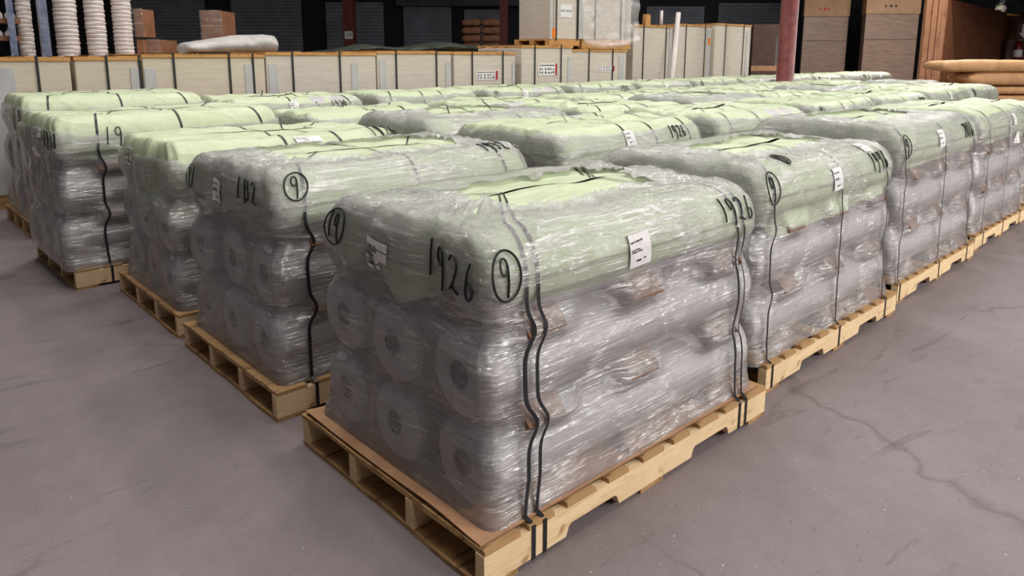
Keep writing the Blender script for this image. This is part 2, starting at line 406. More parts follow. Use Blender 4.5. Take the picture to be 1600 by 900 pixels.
# ------------------------------------------------------------------ the wrapped load of nine rolls
DECK = .121
class Shape:
    """one wrapped load: hull of three by three rolls, shoulders, top; base coordinates run round a rounded rectangle"""
    def __init__(s, top=.93, seed=0, x0=.05, x1=1.41, cap=.026, bumps=(), cradle_x=(.27, .72, 1.2), crumple=1.0, rim_lift=.012):
        s.seed = seed; s.sp = (top - .145 - .262) / 2.0; s.r = s.sp / 2 - .004; s.rh = s.r + .010; s.rs = s.rh + .005
        s.zk = [.262 + (s.r - .122), .262 + s.sp + (s.r - .122), .262 + 2 * s.sp + (s.r - .122)]
        s.zk = [DECK + .014 + s.r + k * s.sp for k in range(3)]
        s.zc = s.zk[2]; s.top = s.zc + s.rs
        s.x0, s.x1 = x0, x1; s.xc = (x0 + x1) / 2; s.yc = PW / 2; s.hx = (x1 - x0) / 2
        s.cols = [s.yc - .318, s.yc, s.yc + .318]; s.hy = .318 + s.rh
        s.cap = cap; s.bumps = bumps; s.cx = cradle_x; s.crumple = crumple; s.rim_lift = rim_lift
        g = np.random.default_rng(seed + 100); s.e = g.uniform(-.012, .022, (2, 3, 3)); s.ph = g.uniform(0, 50, 8)
    def side_inset(s, x, z, sgn, tight=0.0):
        """how far the film lies inside the flat side at height z"""
        outer = np.full_like(z, -1.0)
        for zk in s.zk:
            t = np.clip(s.rh ** 2 - (z - zk) ** 2, 0, None); outer = np.maximum(outer, np.sqrt(t))
        dep = s.rh - np.clip(outer, 0, None)
        cap = s.cap * (1 + .35 * vnoise(x * 3 + s.ph[0], z * 2, sgn * 5 + s.ph[1])) + tight
        dep = cap * (1 - np.exp(-dep / cap))
        w = 0
        for c in s.cx: w = np.maximum(w, 1 - sstep(.075, .16, np.abs(x - c)))
        ridge_ = 0
        for a in (0, 1):
            zm = (s.zk[a] + s.zk[a + 1]) / 2
            d = z - (zm - .014)
            tri = np.where(d > 0, 1 - d / .085, 1 + d / .05)
            ridge_ = np.maximum(ridge_, np.clip(tri, 0, 1))
        dep = dep * (1 - w * np.clip(ridge_ * 1.5, 0, 1)) - .011 * w * ridge_
        base = 1 - sstep(DECK, DECK + .13, z)
        dep = dep * (1 - base) - .018 * base
        top = sstep(s.zc - .5 * s.rh, s.zc, z)
        dep = dep * (1 - top)
        return dep
    def end_inset(s, y, z, sgn):
        k = (np.asarray(sgn) > 0).astype(int)
        cy = np.clip((y - s.cols[0]) / .318, 0, 2); cz = np.clip((z - s.zk[0]) / s.sp, 0, 2)
        iy = np.minimum(np.floor(cy).astype(int), 1); iz = np.minimum(np.floor(cz).astype(int), 1)
        ty = sstep(.3, .7, cy - iy); tz = sstep(.3, .7, cz - iz)
        E = lambda a, b: s.e[k, a, b]
        v = (E(iz, iy) * (1 - ty) + E(iz, iy + 1) * ty) * (1 - tz) + (E(iz + 1, iy) * (1 - ty) + E(iz + 1, iy + 1) * ty) * tz
        gap = np.maximum(np.exp(-((cy - iy - .5) / .16) ** 2) * (np.abs(cy - 1) < 1), .8 * np.exp(-((cz - iz - .5) / .14) ** 2) * (np.abs(cz - 1) < 1))
        v = v + .016 * gap + .008 * fbm(y * 5 + s.ph[2], z * 5, k * 3 + s.ph[3])
        edge = np.maximum(sstep(.30, .47, np.abs(y - s.yc)), 0)
        v = v + .03 * edge * np.exp(-((cz - iz - .5) / .2) ** 2) * (np.abs(cz - 1) < 1)
        base = 1 - sstep(DECK, DECK + .12, z)
        return v * (1 - base) - .004 * base
    def top_h(s, x, y):
        val = 0
        for c in (s.yc - .159, s.yc + .159): val = val - .007 * np.exp(-((y - c) / .06) ** 2)
        h = val + .008 * s.crumple * fbm(x * 1.7 + s.ph[7], y * 2.5, 4)
        g = np.random.default_rng(s.seed + 7)
        for k in range(6):                      # straight creases of a folded sheet
            a = g.uniform(-.9, .9) if k % 2 else g.uniform(.9, 2.2); f = g.uniform(1.6, 5.5)
            t = (x * math.sin(a) + y * math.cos(a)) * f + g.uniform(0, 40)
            h = h + s.crumple * .016 / f ** .7 * (.5 - np.abs(t - np.floor(t) - .5) * 2) * (.4 + .8 * np.abs(vnoise(x * 2 + k * 9, y * 3, k)))
        for k in range(4):                      # long pleats running the length of the load
            t = y * g.uniform(5, 9) + .5 * vnoise(x * 1.3 + k * 5, s.ph[k]) + g.uniform(0, 9)
            h = h + s.crumple * .0045 * (.5 - np.abs(t - np.floor(t) - .5) * 2) * np.clip(.3 + vnoise(x * 1.8 + k * 3, y * 2, 3), 0, 1)
        for bx, by, bh, bs in s.bumps:
            a = .5 + bx * 2; p = (x - bx) * math.cos(a) + (y - by) * math.sin(a); q = (y - by) * math.cos(a) - (x - bx) * math.sin(a); h = h + .55 * bh * np.clip(1 - np.abs(p) / (bs * 2), 0, 1) * np.clip(1 - np.abs(q) / (bs * .8), 0, 1)
        return h
    def base_loop(s, step, rc=.055):
        """points on the rounded base rectangle, from the middle of the x0 end round over the near side"""
        hx, hy = s.hx, s.hy; pts = []
        def line(a, b):
            n = max(2, int(np.hypot(b[0] - a[0], b[1] - a[1]) / step))
            for i in range(n): t = i / n; pts.append((a[0] + (b[0] - a[0]) * t, a[1] + (b[1] - a[1]) * t))
        def arc(cx, cy, a0):
            n = max(4, int(rc * 1.57 / step * 1.4))
            for i in range(n):
                a = a0 + (math.pi / 2) * i / n; pts.append((cx + rc * math.cos(a), cy + rc * math.sin(a)))
        line((-hx, hy - rc), (-hx, -hy + rc)); arc(-hx + rc, -hy + rc, math.pi)
        line((-hx + rc, -hy), (hx - rc, -hy)); arc(hx - rc, -hy + rc, -math.pi / 2)
        line((hx, -hy + rc), (hx, hy - rc)); arc(hx - rc, hy - rc, 0)
        line((hx - rc, hy), (-hx + rc, hy)); arc(-hx + rc, hy - rc, math.pi / 2)
        return np.array(pts)
    def surf(s, bx, by, v, off=0.0):
        """bx, by: base point about the centre; v: height up to zc, then arc length over the shoulder and on over the top"""
        bx, by, v = np.broadcast_arrays(np.asarray(bx, float), np.asarray(by, float), np.asarray(v, float))
        q = s.rs * math.pi / 2
        th = np.clip((v - s.zc) / s.rs, 0, math.pi / 2); d = np.clip(v - s.zc - q, 0, None)
        zb = np.minimum(v, s.zc)
        X, Y = bx + s.xc, by + s.yc
        iy = s.side_inset(X, zb, np.sign(by)); ie = s.end_inset(Y, zb, np.where(bx < 0, -1, 1))
        iy = iy + (s.rs) * (1 - np.cos(th)) + d - off * np.cos(th)
        ie = ie + .06 * (1 - np.cos(th)) + d * 1.0 - off * np.cos(th)
        x = s.xc + bx * (s.hx - ie) / s.hx; y = s.yc + by * np.maximum(s.hy - iy, .012) / s.hy
        tw = sstep(.35, 1.0, np.sin(th))
        z = zb + (s.rs) * np.sin(th) + off * np.sin(th) + tw * s.top_h(x, y)
        return np.stack([x, y, z], -1)

def loft_mesh(name, P, U, V, closed=True, rim=None, calm=None):
    """P rows x cols x 3 as a mesh with a UV map in metres and an optional rim attribute"""
    R, K = P.shape[:2]
    i, j = np.meshgrid(np.arange(R - 1), np.arange(K if closed else K - 1), indexing='ij')
    j2 = (j + 1) % K
    F = np.stack([i * K + j, i * K + j2, (i + 1) * K + j2, (i + 1) * K + j], -1).reshape(-1, 4)
    me = bpy.data.meshes.new(name)
    me.vertices.add(R * K); me.vertices.foreach_set('co', P.reshape(-1))
    me.loops.add(len(F) * 4); me.loops.foreach_set('vertex_index', F.reshape(-1).astype(np.int32))
    me.polygons.add(len(F)); me.polygons.foreach_set('loop_start', np.arange(0, len(F) * 4, 4, dtype=np.int32))
    me.update(calc_edges=True)
    U2 = np.concatenate([U, U[:, :1] + (U[:, -1:] - U[:, :1]) * K / (K - 1)], 1)
    uu = np.stack([U2[i, j], U2[i, j + 1], U2[i + 1, j + 1], U2[i + 1, j]], -1)
    vv = np.stack([V[i, j], V[i, j2], V[i + 1, j2], V[i + 1, j]], -1)
    uvl = me.uv_layers.new(name='UVMap'); uvl.data.foreach_set('uv', np.stack([uu, vv], -1).reshape(-1))
    if rim is not None:
        a = me.attributes.new('rim', 'FLOAT', 'POINT'); a.data.foreach_set('value', rim.reshape(-1).astype(np.float32))
    if calm is not None:
        a = me.attributes.new('calm', 'FLOAT', 'POINT'); a.data.foreach_set('value', calm.reshape(-1).astype(np.float32))
    me.polygons.foreach_set('use_smooth', [True] * len(F))
    me.update()
    return me

def film_mesh(s, step, rim_in=.13, over=True, end_v=None):
    B = s.base_loop(step); n = len(B)
    seg = np.hypot(*(np.roll(B, -1, 0) - B).T); u = np.concatenate([[0], np.cumsum(seg)[:-1]])
    q = s.rs * math.pi / 2
    lo = DECK - .006 + .012 * vnoise(u * 4, s.ph[0])
    endw = sstep(.75, 1, np.abs(B[:, 0]) / s.hx)
    if over:
        hi = s.zc + q + rim_in * (1 + .5 * vnoise(u * 3.3, s.ph[1]) + .25 * vnoise(u * 12, s.ph[2])) + endw * .10
    else:
        hi = s.zc + s.rs * (end_v if end_v is not None else .7) * (1 + .18 * vnoise(u * 2, s.ph[1])) + .004 * vnoise(u * 14, s.ph[2]) + endw * .03
    rows = max(12, int((s.zc + q + .1) / step))
    t = np.linspace(0, 1, rows)[:, None]
    V = lo[None] + (hi - lo)[None] * t
    U = np.broadcast_to(u[None], V.shape)
    P = s.surf(B[None, :, 0], B[None, :, 1], V)
    d_end = hi[None] - V
    corner = np.exp(-((np.abs(B[:, 0]) - s.hx) / .07) ** 2) * np.exp(-((np.abs(B[:, 1]) - s.hy) / .12) ** 2)
    rim = np.clip(1 - d_end / .13, 0, 1) if over else np.clip(1 - d_end / .04, 0, 1) * .35
    sh = sstep(s.zc + .25 * s.rs, s.zc + q * .85, V)
    patch_ = sstep(.05, .5, fbm(U * 5, V * 5, s.ph[5]))
    rim = np.clip(rim * (sh if over else 1) + (.75 * endw[None] * sh * (.65 + .35 * patch_)) + .6 * corner[None] * sstep(s.zc - .2, s.zc, V) * patch_, 0, 1)
    # small real wrinkles, strongest at the gathered rim
    amp = .0010 + .009 * rim * (1 if step < .02 else .5)
    nz = fbm(U * 26, V * 30, s.ph[3], 2)
    lift = np.zeros_like(P); lift[..., 2] = amp * nz * np.where(V > s.zc, 1, .2) + (s.rim_lift * np.clip(1 - d_end / .05, 0, 1) if over else 0)
    c = np.array([s.xc, s.yc, 0]); out = P - c; out[..., 2] = 0; out /= np.maximum(np.linalg.norm(out, axis=-1, keepdims=True), 1e-6)
    streak = .0018 * vnoise(U * 3, V * 90, s.ph[4]) + .003 * vnoise(U * 6 + V * 14, V * 10 - U * 2, s.ph[5])
    P = P + lift + out * (streak + np.where(V > s.zc, 0, amp * nz * .6))[..., None]
    calm = (sstep(.985, 1, np.abs(B[:, 0]) / s.hx) * (np.abs(B[:, 1]) < s.hy - .04))[None] * (1 - sstep(s.zc - .12, s.zc + .05, V)) * (.75 + .25 * vnoise(U * 4, V * 4, 1))
    me = loft_mesh('stretch_film', P, U, V, True, rim, np.clip(calm, 0, 1))
    return me

def cover_mesh(s, step, hem=.11, off=-.006, pleat=1.0):
    B = s.base_loop(step); n = len(B)
    seg = np.hypot(*(np.roll(B, -1, 0) - B).T); u = np.concatenate([[0], np.cumsum(seg)[:-1]])
    q = s.rs * math.pi / 2
    zm = (s.zk[1] + s.zk[2]) / 2
    endw = sstep(.86, 1, np.abs(B[:, 0]) / s.hx)
    lo = zm + .110 - hem * .5 * (1 + .5 * vnoise(u * 2.3, s.ph[6])) + endw * (.05 + .09 * vnoise(u * 7, s.ph[7]))
    body = np.linspace(0, 1, max(8, int(.2 / step)))[:, None] * (s.zc - lo)[None] + lo[None]
    top_end = s.zc + q + s.hy - s.rs - .008
    rest = np.linspace(s.zc, top_end, max(14, int((top_end - s.zc) / step)))[1:, None] + 0 * u[None]
    V = np.concatenate([body, rest], 0); U = np.broadcast_to(u[None], V.shape)
    P = s.surf(B[None, :, 0], B[None, :, 1], V, off)
    corner = np.exp(-((np.abs(B[:, 0]) - s.hx) / .10) ** 2) * np.exp(-((np.abs(B[:, 1]) - s.hy) / .16) ** 2)
    ang = u * 60
    pl = corner[None] * .006 * pleat * np.sin(ang[None] + 3 * vnoise(V * 9, u[None] * 5)) * (1 - sstep(s.zc + q * .8, s.zc + q, V))
    c = np.array([s.xc, s.yc, 0]); out = P - c; out[..., 2] = 0; out /= np.maximum(np.linalg.norm(out, axis=-1, keepdims=True), 1e-6)
    P = P + out * (pl - np.abs(corner[None] * .006 * pleat))[..., None]
    UV0 = P[..., 0] + 0 * U; UV1 = np.where(V > s.zc, P[..., 1] * 1.0, V) 
    me = loft_mesh('green_cover', P, UV0, UV1, True)
    return me

def strap_mesh(s, x, w=.016, upper_off=-.0035, lower_off=.004, wob=0.0, lean=0.0):
    """a closed band over the load at x and under the pallet stringers"""
    q = s.rs * math.pi / 2
    vs = np.concatenate([np.linspace(DECK + .012, s.zc, 40), np.linspace(s.zc, s.zc + q, 14)[1:], np.linspace(s.zc + q, s.zc + q + s.hy - s.rs - .012, 16)[1:]])
    off = np.where(vs < s.zc - .03, lower_off, upper_off + (lower_off - upper_off) * np.clip((s.zc - vs) / .03, 0, 1))
    off = off + .0015
    def sidepts(sgn, dx):
        xs = (x - s.xc) + dx + wob * vnoise(vs * 6, sgn * 3 + x * 9) + lean * (vs - .5)
        P = s.surf(xs, sgn * s.hy, vs, off)
        o = P[:, 1] * sgn; n = len(o); hull = [0]
        for i in range(1, n):
            while len(hull) > 1:
                a, b = hull[-2], hull[-1]
                if (o[b] - o[a]) * (vs[i] - vs[a]) <= (o[i] - o[a]) * (vs[b] - vs[a]): hull.pop()
                else: break
            hull.append(i)
        env = np.interp(vs, vs[hull], o[hull]); k = np.where(vs < s.zc, .82, 0)
        P[:, 1] = sgn * (o + (env - o) * k)
        return P
    rows = []
    for dx in (-w / 2, w / 2):
        a = sidepts(-1, dx); b = sidepts(1, dx)
        xx = x + dx
        low = np.array([[xx, PW + .003, DECK - .006], [xx, PW + .003, .013], [xx, -.003, .013], [xx, -.003, DECK - .006]])
        rows.append(np.concatenate([a, b[::-1], low], 0))
    P = np.stack(rows, 1)                     # along x 2 x 3
    m = MB(); n = len(P)
    m.v = [tuple(p) for p in P.reshape(-1, 3)]
    for i in range(n):
        j = (i + 1) % n; m.f.append((2 * i, 2 * i + 1, 2 * j + 1, 2 * j))
    return m.mesh('strap')

def cradle_mesh(s, x, lev, w=.145):
    """moulded bar across the load: scooped for the rolls above and below, a wedge ridge sticking out at each side"""
    ys = np.linspace(s.yc - s.hy - .010, s.yc + s.hy + .010, 97)
    r = s.r + .002
    if lev == 0: zl_c, zu_c, mid = None, s.zk[0], DECK + .004
    else: zl_c, zu_c, mid = s.zk[lev - 1], s.zk[lev], (s.zk[lev - 1] + s.zk[lev]) / 2
    up, lo = np.full_like(ys, mid + .055), np.full_like(ys, mid - .055)
    for c in s.cols:
        t = r * r - (ys - c) ** 2; ok = t > 0
        up = np.where(ok, np.minimum(up, zu_c - np.sqrt(np.clip(t, 0, None))), up)
        if zl_c is not None: lo = np.where(ok, np.maximum(lo, zl_c + np.sqrt(np.clip(t, 0, None))), lo)
    if lev == 0: lo = np.full_like(ys, DECK + .0065); up = np.maximum(up, lo + .004)
    e = (s.hy + .010 - np.abs(ys - s.yc)); tp = np.clip(e / .055, 0, 1)
    rz = mid - .014 if lev else DECK + .02
    if lev: up = rz + (up - rz) * tp + .0015; lo = rz - (rz - lo) * tp - .0015
    else: up = lo + np.maximum((up - lo) * np.clip(.25 + e / .05, 0, 1), .004)
    m = MB(); n = len(ys)
    for xx in (x - w / 2, x + w / 2):
        for y, a, b in zip(ys, lo, up): m.v += [(xx, y, a), (xx, y, b)]
    k = 2 * n
    for i in range(n - 1):
        a, b, c, d = 2 * i, 2 * i + 1, 2 * i + 3, 2 * i + 2
        m.f += [(a, b, c, d), (k + a, k + d, k + c, k + b), (b, k + b, k + c, c), (a, d, k + d, k + a)]
    m.f += [(0, k, k + 1, 1), (2 * n - 2, 2 * n - 1, k + 2 * n - 1, k + 2 * n - 2)]
    return m.fix('cradle')

def roll_meshes(r, L):
    rc = .040
    pr = [(rc, .003), (rc * 1.08, .0), (r * .55, .0), (r * .85, .004), (r * .96, .013), (r, .03), (r, L * .33), (r, L * .66), (r, L - .03), (r * .96, L - .013), (r * .85, L - .004), (r * .55, L), (rc * 1.08, L), (rc, L - .003)]
    roll = MB().lathe(pr, 40, 'x').fix('roll')
    core = MB().lathe([(rc - .0005, .002), (rc - .0005, L - .002), (rc - .003, L - .002), (rc - .003, .002)], 28, 'x', close=True).fix('core')
    hollow = MB().lathe([(0, .006), (rc - .0035, .006), (rc - .0035, L - .006), (0, L - .006)], 24, 'x')  # dark filler closing the hollow core, coloured as its shade
    return roll, core, hollow.fix('core_shade')
ROLL_CACHE = {}

# marker digits as pen strokes in a 0.6 x 1 box
def _arc(cx, cy, rx, ry, a0, a1, n=14):
    return [(cx + rx * math.cos(math.radians(a0 + (a1 - a0) * i / n)), cy + ry * math.sin(math.radians(a0 + (a1 - a0) * i / n))) for i in range(n + 1)]
GLY = {
    '0': [_arc(.28, .5, .22, .46, 90, 450, 20)],
    '1': [[(.30, 1.02), (.26, .5), (.24, -.06)]],
    '2': [_arc(.26, .74, .20, .24, 165, -35, 10) + [(.22, .22), (.06, .04), (.20, .10), (.36, .02), (.52, -.04)]],
    '3': [[(.08, .95)] + _arc(.20, .76, .20, .2, 80, -80, 8) + _arc(.22, .28, .24, .28, 80, -140, 10)],
    '4': [[(.10, .98), (.08, .52), (.44, .55)], [(.46, 1.0), (.42, .5), (.40, -.05)]],
    '6': [[(.44, 1.0), (.24, .72), (.12, .36)] + _arc(.28, .22, .17, .22, 160, 480, 16)],
    '8': [_arc(.28, .74, .17, .23, 90, 270, 9) + _arc(.28, .25, .2, .26, 90, -270, 16) + _arc(.28, .74, .17, .23, -90, 90, 9)],
    '9': [_arc(.24, .72, .18, .26, 20, 380, 16) + [(.42, .5), (.40, .2), (.36, -.22)]],
    'O': [],
}
def marker_mesh(s, face, a0, v0, h, text, circle=False, slant=0.0, rr=.0030, drop=0.0, sx=1.0, gs=.82):
    """felt-pen figures lying on the film. face 'side': a0 is load x; face 'end': a0 is load y and the text runs towards smaller y"""
    strokes = []; w = .62 * h * sx
    for k, ch in enumerate(text):
        for st in GLY[ch]:
            strokes.append([(k * w + p * h * sx * gs + q * slant * h, q * h - drop * k) for p, q in st])
    W = len(text) * w
    if circle:
        strokes.append([(W * .45 + x, .45 * h + y) for x, y in _arc(0, 0, W * .5 + .28 * h * sx, .78 * h, 60, 425, 28)])
    m = MB()
    for st in strokes:
        pts = []
        for (x0, y0), (x1, y1) in zip(st[:-1], st[1:]):
            n = max(1, int(math.hypot(x1 - x0, y1 - y0) / .008))
            pts += [(x0 + (x1 - x0) * i / n, y0 + (y1 - y0) * i / n) for i in range(n)]
        pts.append(st[-1]); A = np.array(pts)
        if face == 'side': P = s.surf(a0 + A[:, 0] - s.xc, -s.hy, v0 + A[:, 1], .0045)
        else: P = s.surf(-s.hx, a0 - A[:, 0] - s.yc, v0 + A[:, 1], .0045)
        m.tube([tuple(p) for p in P], rr, 6)
    return m.mesh('marker_number')
def label_meshes(s, face, a0, v0, w, h, rot=0.0, torn=False, seed=0):
    """white sticker following the film with lines of print; torn leaves strips of it"""
    def place(U, V, off):
        c, sn = math.cos(rot), math.sin(rot); A = U * c - V * sn; B_ = U * sn + V * c
        if face == 'side': return s.surf(a0 + A - s.xc, -s.hy, v0 + B_, off)
        return s.surf(-s.hx, a0 - A - s.yc, v0 + B_, off)
    def patch(m, u0, u1, w0, w1, off, sk=0.0, n=8):
        U, V = np.meshgrid(np.linspace(u0, u1, n), np.linspace(w0, w1, n)); U = U + sk * (V - w0)
        m.grid(place(U, V, off + .0012 * vnoise(U * 90, V * 90, seed)))
    m, p = MB(), MB()
    if not torn: patch(m, 0, w, 0, h, .004)
    else:
        patch(m, 0, w, h * .74, h, .004); patch(m, w * .62, w, h * .36, h * .7, .004)
        patch(m, w * .62, w * .78, h * .1, h * .6, .004, -.55); patch(m, 0, w * .26, h * .28, h * .42, .004, .5); patch(m, w * .24, w * .52, h * .05, h * .22, .004, -.5); 
    g = random.Random(seed)
    for (lx, ly, lw, lh) in ((.06, .74, .10, .05), (.20, .745, .05, .05), (.30, .75, .16, .05), (.50, .76, .10, .05), (.06, .52, .16, .035), (.24, .53, .2, .035), (.06, .46, .24, .04), (.34, .47, .2, .04), (.30, .18, .2, .06), (.62, .22, .1, .04)):
        patch(p, lx * w, (lx + lw) * w, ly * h, (ly + lh) * h, .0065, 0, 3)
    return m.mesh('label_sticker'), p.mesh('print')

LOADS = []
def load(loc, rz, label, s, detail, step, over, label_specs=(), marks=(), straps=(.2, .74, 1.26), double=False, sheet=False, rim_in=.13, hem=.11, meshes=None, end_v=None):
    r = empty('wrapped_roll_load', loc, rz, label, 'wrapped load', 'film wrapped loads of rolls with green covers')
    L = s.x1 - s.x0 - .03
    key = (round(s.r, 4), round(L, 3))
    if key not in ROLL_CACHE: ROLL_CACHE[key] = (roll_meshes(s.r, L), roll_meshes(s.r, L - .11))
    for lev in ((0, 1, 2) if detail else (2,)):
        rm, cm, pm = ROLL_CACHE[key][lev == 2]
        for ci, cy in enumerate(s.cols):
            o = link('roll', rm, 'roll', r)
            sh = .012 + s.e[0][lev][ci] * .8
            o.location = (s.x0 + (.068 if lev == 2 else sh), cy, s.zk[lev]); o.rotation_euler = (rng.uniform(0, 6.28) if detail else 0, 0, 0)
            if detail:
                c = link('core', cm, 'core', o); k = link('core_shade', pm, 'hole', o)
    if meshes is not None: cov, fil = meshes
    else: cov, fil = cover_mesh(s, max(step, .012), hem), film_mesh(s, step, rim_in, over, end_v)
    link('green_cover', cov, 'cover', r)
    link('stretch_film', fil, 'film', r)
    for x in straps:
        for k, dx in enumerate((-.022, .022) if double else (0,)):
            so = link('strap', strap_mesh(s, x + dx, w=.014, wob=.003), 'strap', r)
    if detail:
        for x in s.cx:
            for lev in (0, 1, 2): link('cradle', cradle_mesh(s, x, lev), 'cradle', r)
        if sheet:
            m = MB(); U, V = np.meshgrid(np.linspace(.006, PL - .03, 40), np.linspace(.02, PW - .01, 24)); Z = DECK + .002 + .012 * sstep(.08, .0, U) * (1 + vnoise(U * 5, V * 4)) * .8
            Pq = np.stack([U, V, Z], -1); m.grid(Pq); Pq2 = Pq.copy(); Pq2[..., 2] += .003; m.grid(Pq2[:, ::-1])
            tag(link('slip_sheet', m.mesh('slip_sheet'), 'kraft', r, True), 'brown cardboard slip sheet between the rolls and the pallet')
    for i, (face, a, v, w, h, rot, torn) in enumerate(label_specs):
        lm, pm2 = label_meshes(s, face, a, v, w, h, rot, torn, int(s.seed * 13 + i))
        lo = link('label_sticker', lm, 'paper', r, True)
        link('print', pm2, 'print_', lo)
    for mk in marks:
        face, a, v, h, text = mk[:5]; kw = mk[5] if len(mk) > 5 else {}
        mo = link('marker_number', marker_mesh(s, face, a, v, h, text, **kw), 'ink', r)
        mo['label'] = ('number %s in black marker' % text) if not kw.get('circle') else ('circled number %s in black marker' % text)
    LOADS.append(r)
    return r

# ---- the five rows of loads; rows run along x, slightly turned against each other
CI = dict(circle=True)
# front row, beside the right-hand floor
s = Shape(.935, 1, cap=.024, crumple=.9)
load((0, 0, 0), 0, 'nearest wrapped load of rolls, marked 1926 on its end and on its long side', s, True, .0115, True,
     [('end', .655, .745, .15, .095, -.05, True), ('side', .625, .745, .105, .105, .06, False)],
     [('end', .345, .785, .10, '1926', dict(drop=.010, rr=.0034)), ('end', .885, .795, .085, '19', dict(circle=True, slant=-.1, sx=.8)),
      ('side', .085, .79, .085, '9', dict(circle=True, rr=.0034)), ('side', 1.15, .815, .085, '1926', dict(drop=.004))],
     straps=(.2, 1.27), double=True, sheet=True, rim_in=.12)
pallet((0, 0, 0), 0, 'pale pine pallet under the nearest load, its corner at the bottom edge of the photo')
s = Shape(.945, 2, x0=-.04, x1=1.40, cap=.022, bumps=((1.0, .5, .02, .12),))
load((1.607, .088, 0), .0126, 'wrapped load marked 1946 on its long side, touching the nearest load', s, True, .014, True,
     [('side', .62, .775, .095, .105, .03, False), ('side', 1.10, .93, .09, .07, 0, False)],
     [('side', .025, .82, .085, '9', CI), ('side', 1.085, .825, .09, '1946', dict(sx=.95, gs=.68)), ('side', .25, .965, .07, '9', dict(circle=True))],
     straps=(.05, .71, 1.28), double=False, rim_in=.12, hem=.22)
pallet((1.607, .088, 0), .0126, 'pine pallet under the wrapped load marked 1946')
s = Shape(.985, 3, x0=-.02, x1=1.40, cap=.022)
load((3.195, .153, 0), .015, 'wrapped load marked 2016 on its long side, just beyond the 1946 load', s, True, .018, True,
     [('side', .58, .845, .10, .105, .02, False)],
     [('side', .03, .855, .085, '9', CI), ('side', 1.06, .87, .09, '2016', dict(sx=.8))], straps=(.03, .70, 1.27), rim_in=.1)
pallet((3.195, .153, 0), .015, 'pine pallet under the wrapped load marked 2016')
s = Shape(.985, 4, x0=0, x1=1.42, cap=.022, bumps=((.75, .55, .03, .12), (.2, .3, .04, .10)))
load((4.80, .215, 0), .02, 'wrapped load with two white stickers one above the other, at the right photo edge', s, True, .02, False,
     [('side', .86, .86, .085, .09, 0, False), ('side', 1.02, .70, .085, .09, .05, False)], [], end_v=.8)
pallet((4.80, .215, 0), .02, 'pine pallet in the front row, cut by the right edge of the photo')

# second row
s = Shape(.95, 11, x0=.04, x1=1.42, cap=.030)
load((-.003, 1.222, 0), 0, 'wrapped load marked 1932 on its end, behind and left of the nearest load', s, True, .014, True,
     [('end', .675, .765, .09, .10, -.1, False)],
     [('end', .405, .82, .085, '1932', dict(rr=.0032, sx=1.15, gs=.62)), ('end', .885, .82, .075, '9', dict(circle=True, sx=1.0, rr=.0022)), ('side', .12, .865, .07, '9', dict(circle=True, sx=1.2, rr=.0034)), ('side', 1.18, .955, .07, '1932', dict(rr=.0034))],
     straps=(.17, .72, 1.25), rim_in=.07)
pallet((-.003, 1.222, 0), 0, 'pallet under the load marked 1932, its end openings facing the open floor')
# third row
s = Shape(.95, 12, x0=.03, x1=1.40, cap=.036)
load((.005, 2.346, 0), 0, 'green topped wrapped load with pleated green corner, between the 1932 and 1938 loads', s, True, .015, False,
     [('end', .74, .80, .11, .11, -.2, True), ('side', .72, .925, .16, .05, 0, False)], [('side', 1.22, .925, .08, '1926', {})], straps=(.66, 1.0, 1.3), hem=.5, end_v=.25)
pallet((.005, 2.346, 0), 0, 'pallet under the load between the 1932 and 1938 loads')
# fourth row
s = Shape(1.0, 13, x0=-.03, x1=1.40, cap=.042)
load((-.187, 3.54, 0), .0251, 'green topped wrapped load marked 1938 on its end', s, True, .015, False,
     [('end', .47, .86, .10, .10, -.1, True)], [('end', .24, .855, .09, '1938', dict(sx=1.25, gs=.62)), ('side', .235, .86, .10, '19', dict(rr=.0034))], straps=(.2, .7, 1.25), sheet=True, hem=.13, end_v=.35)
pallet((-.187, 3.54, 0), .0251, 'pallet under the load marked 1938, standing out from its neighbours')
# fifth row
s = Shape(1.03, 14, x0=.02, x1=1.42, cap=.036)
load((-.14, 5.13, 0), .02, 'wrapped load marked 23 on its end, leftmost of the green topped loads', s, True, .016, False,
     [], [('end', .14, .89, .09, '23', {})], straps=(.2, .72, 1.25), hem=.12, end_v=.4)
pallet((-.14, 5.13, 0), .02, 'pallet under the leftmost green topped load, before the pale crates')

# farther loads: eight shapes reused, each load and each of its parts an object of its own
FAR = []
for k in range(6):
    s = Shape(.95 + .012 * (k % 3), 30 + k, cap=.026, x0=.02, x1=1.43, crumple=1.5,
              bumps=[(), ((.35, .55, .07, .10),), ((1.1, .4, .05, .12), (.3, .6, .03, .1)), (), ((.2, .45, .08, .09),), ((.8, .6, .04, .15),)][k])
    over = k == 1
    FAR.append((s, over, (cover_mesh(s, .02, .12), film_mesh(s, .024, .09, over, .75))))
ORD = ['first', 'second', 'third', 'fourth', 'fifth', 'sixth', 'seventh', 'eighth', 'ninth', 'tenth', 'eleventh', 'twelfth']
ROWS = [(0, 'front row', 4, 5, 1.6, (0, .0), .045), (1, 'second row', 1, 7, 1.655, (-.003, 1.222), .050), (2, 'third row', 1, 8, 1.62, (.005, 2.346), .050),
        (3, 'fourth row', 1, 8, 1.64, (-.187, 3.54), .052), (4, 'fifth and rearmost row', 1, 12, 1.60, (-.14, 5.13), .050)]
